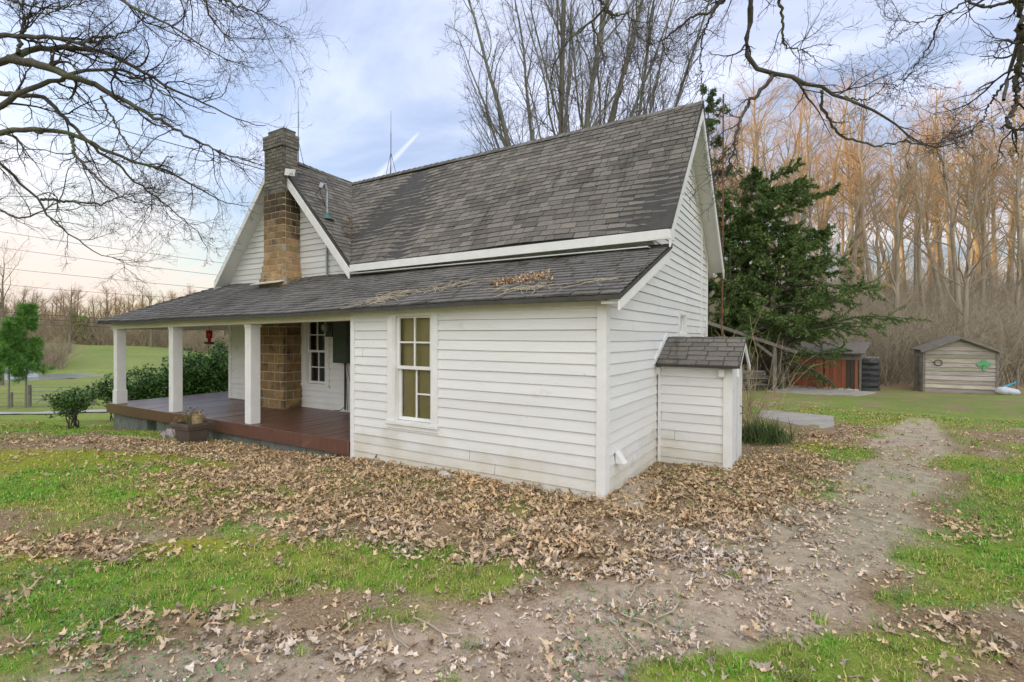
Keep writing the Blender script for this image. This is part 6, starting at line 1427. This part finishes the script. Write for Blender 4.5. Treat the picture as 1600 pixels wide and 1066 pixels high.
mr = N.new('ShaderNodeMapRange'); mr.interpolation_type = 'SMOOTHSTEP'; mr.inputs['From Min'].default_value = .36; mr.inputs['From Max'].default_value = .72; mr.inputs['To Min'].default_value = .30; mr.inputs['To Max'].default_value = .95; L.new(n1.outputs['Fac'], mr.inputs['Value'])
# unseen bright cloud added behind the viewpoint and overhead to light the front wall
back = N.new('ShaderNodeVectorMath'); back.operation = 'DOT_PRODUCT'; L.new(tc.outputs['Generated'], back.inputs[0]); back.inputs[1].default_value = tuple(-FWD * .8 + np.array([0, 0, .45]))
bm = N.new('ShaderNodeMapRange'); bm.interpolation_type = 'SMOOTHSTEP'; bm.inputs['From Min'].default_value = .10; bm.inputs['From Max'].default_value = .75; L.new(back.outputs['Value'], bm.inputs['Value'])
# contrail
c1, c2 = ray(588, 278), ray(656, 206); c1 /= np.linalg.norm(c1); c2 /= np.linalg.norm(c2); nn = np.cross(c1, c2); nn /= np.linalg.norm(nn); mid = (c1 + c2); mid /= np.linalg.norm(mid); tdir = c2 - c1; LT = np.linalg.norm(tdir); tdir /= LT
dv1 = N.new('ShaderNodeVectorMath'); dv1.operation = 'DOT_PRODUCT'; L.new(tc.outputs['Generated'], dv1.inputs[0]); dv1.inputs[1].default_value = tuple(nn)
dv2 = N.new('ShaderNodeVectorMath'); dv2.operation = 'DOT_PRODUCT'; L.new(tc.outputs['Generated'], dv2.inputs[0]); dv2.inputs[1].default_value = tuple(tdir)
off0 = float(np.dot(mid, tdir)); u = math_('DIVIDE', math_('SUBTRACT', dv2.outputs['Value'], off0), LT / 2)
width = math_('MULTIPLY_ADD', u, -.003, .0062)
line = math_('SUBTRACT', 1.0, math_('MINIMUM', math_('DIVIDE', math_('ABSOLUTE', dv1.outputs['Value']), width), 1.0))
ends = math_('SUBTRACT', 1.0, math_('MINIMUM', math_('POWER', math_('ABSOLUTE', u), 6), 1.0))
fr_d = N.new('ShaderNodeVectorMath'); fr_d.operation = 'DOT_PRODUCT'; L.new(tc.outputs['Generated'], fr_d.inputs[0]); fr_d.inputs[1].default_value = tuple(FWD); front = math_('GREATER_THAN', fr_d.outputs['Value'], .3)
trail = math_('MULTIPLY', math_('MULTIPLY', line, ends), front)
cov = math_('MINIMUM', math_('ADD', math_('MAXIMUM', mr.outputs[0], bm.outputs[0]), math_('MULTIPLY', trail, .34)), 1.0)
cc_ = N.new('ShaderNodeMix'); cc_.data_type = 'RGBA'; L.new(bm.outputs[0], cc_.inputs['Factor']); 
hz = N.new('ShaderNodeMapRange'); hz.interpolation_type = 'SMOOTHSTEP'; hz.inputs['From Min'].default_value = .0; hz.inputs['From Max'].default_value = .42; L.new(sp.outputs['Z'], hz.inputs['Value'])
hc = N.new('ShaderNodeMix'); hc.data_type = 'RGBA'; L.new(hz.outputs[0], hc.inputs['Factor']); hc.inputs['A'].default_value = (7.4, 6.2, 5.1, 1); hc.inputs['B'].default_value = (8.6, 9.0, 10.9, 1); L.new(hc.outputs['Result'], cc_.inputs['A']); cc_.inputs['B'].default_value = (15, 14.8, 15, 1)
# warm glow of cloud low towards the sun
sdv = N.new('ShaderNodeVectorMath'); sdv.operation = 'DOT_PRODUCT'; L.new(tc.outputs['Generated'], sdv.inputs[0]); sdv.inputs[1].default_value = tuple(sd)
base_gain = N.new('ShaderNodeMix'); base_gain.data_type = 'RGBA'; base_gain.blend_type = 'MULTIPLY'; base_gain.inputs['Factor'].default_value = 1; L.new(sky.outputs[0], base_gain.inputs['A']); base_gain.inputs['B'].default_value = (1.2, 1.6, 2.25, 1)
capm = N.new('ShaderNodeMix'); capm.data_type = 'RGBA'; capm.blend_type = 'DARKEN'; capm.inputs['Factor'].default_value = 1; L.new(base_gain.outputs['Result'], capm.inputs['A']); capm.inputs['B'].default_value = (7.6, 6.8, 6.6, 1)
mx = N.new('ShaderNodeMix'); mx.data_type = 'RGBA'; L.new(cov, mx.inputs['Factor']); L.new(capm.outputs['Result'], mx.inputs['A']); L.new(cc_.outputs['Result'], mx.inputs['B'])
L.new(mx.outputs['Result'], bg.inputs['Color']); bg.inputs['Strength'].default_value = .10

cd = bpy.data.cameras.new('camera'); cam = bpy.data.objects.new('camera', cd); COL.objects.link(cam)
cd.sensor_width = 36; cd.lens = F / 1600 * 36; cd.clip_end = 2000; cd.clip_start = .05
m = Matrix.Identity(4)
for i in range(3): m[i][0] = RIGHT[i]; m[i][1] = UP[i]; m[i][2] = -FWD[i]; m[i][3] = CAM[i]
cam.matrix_world = m; scene.camera = cam
scene.view_settings.view_transform = 'Standard'; scene.view_settings.look = 'None'; scene.view_settings.gamma = 1; scene.view_settings.exposure = 0.50
scene.cycles.max_bounces = 6; scene.cycles.transparent_max_bounces = 12
try: scene.cycles.use_denoising = True
except Exception: pass
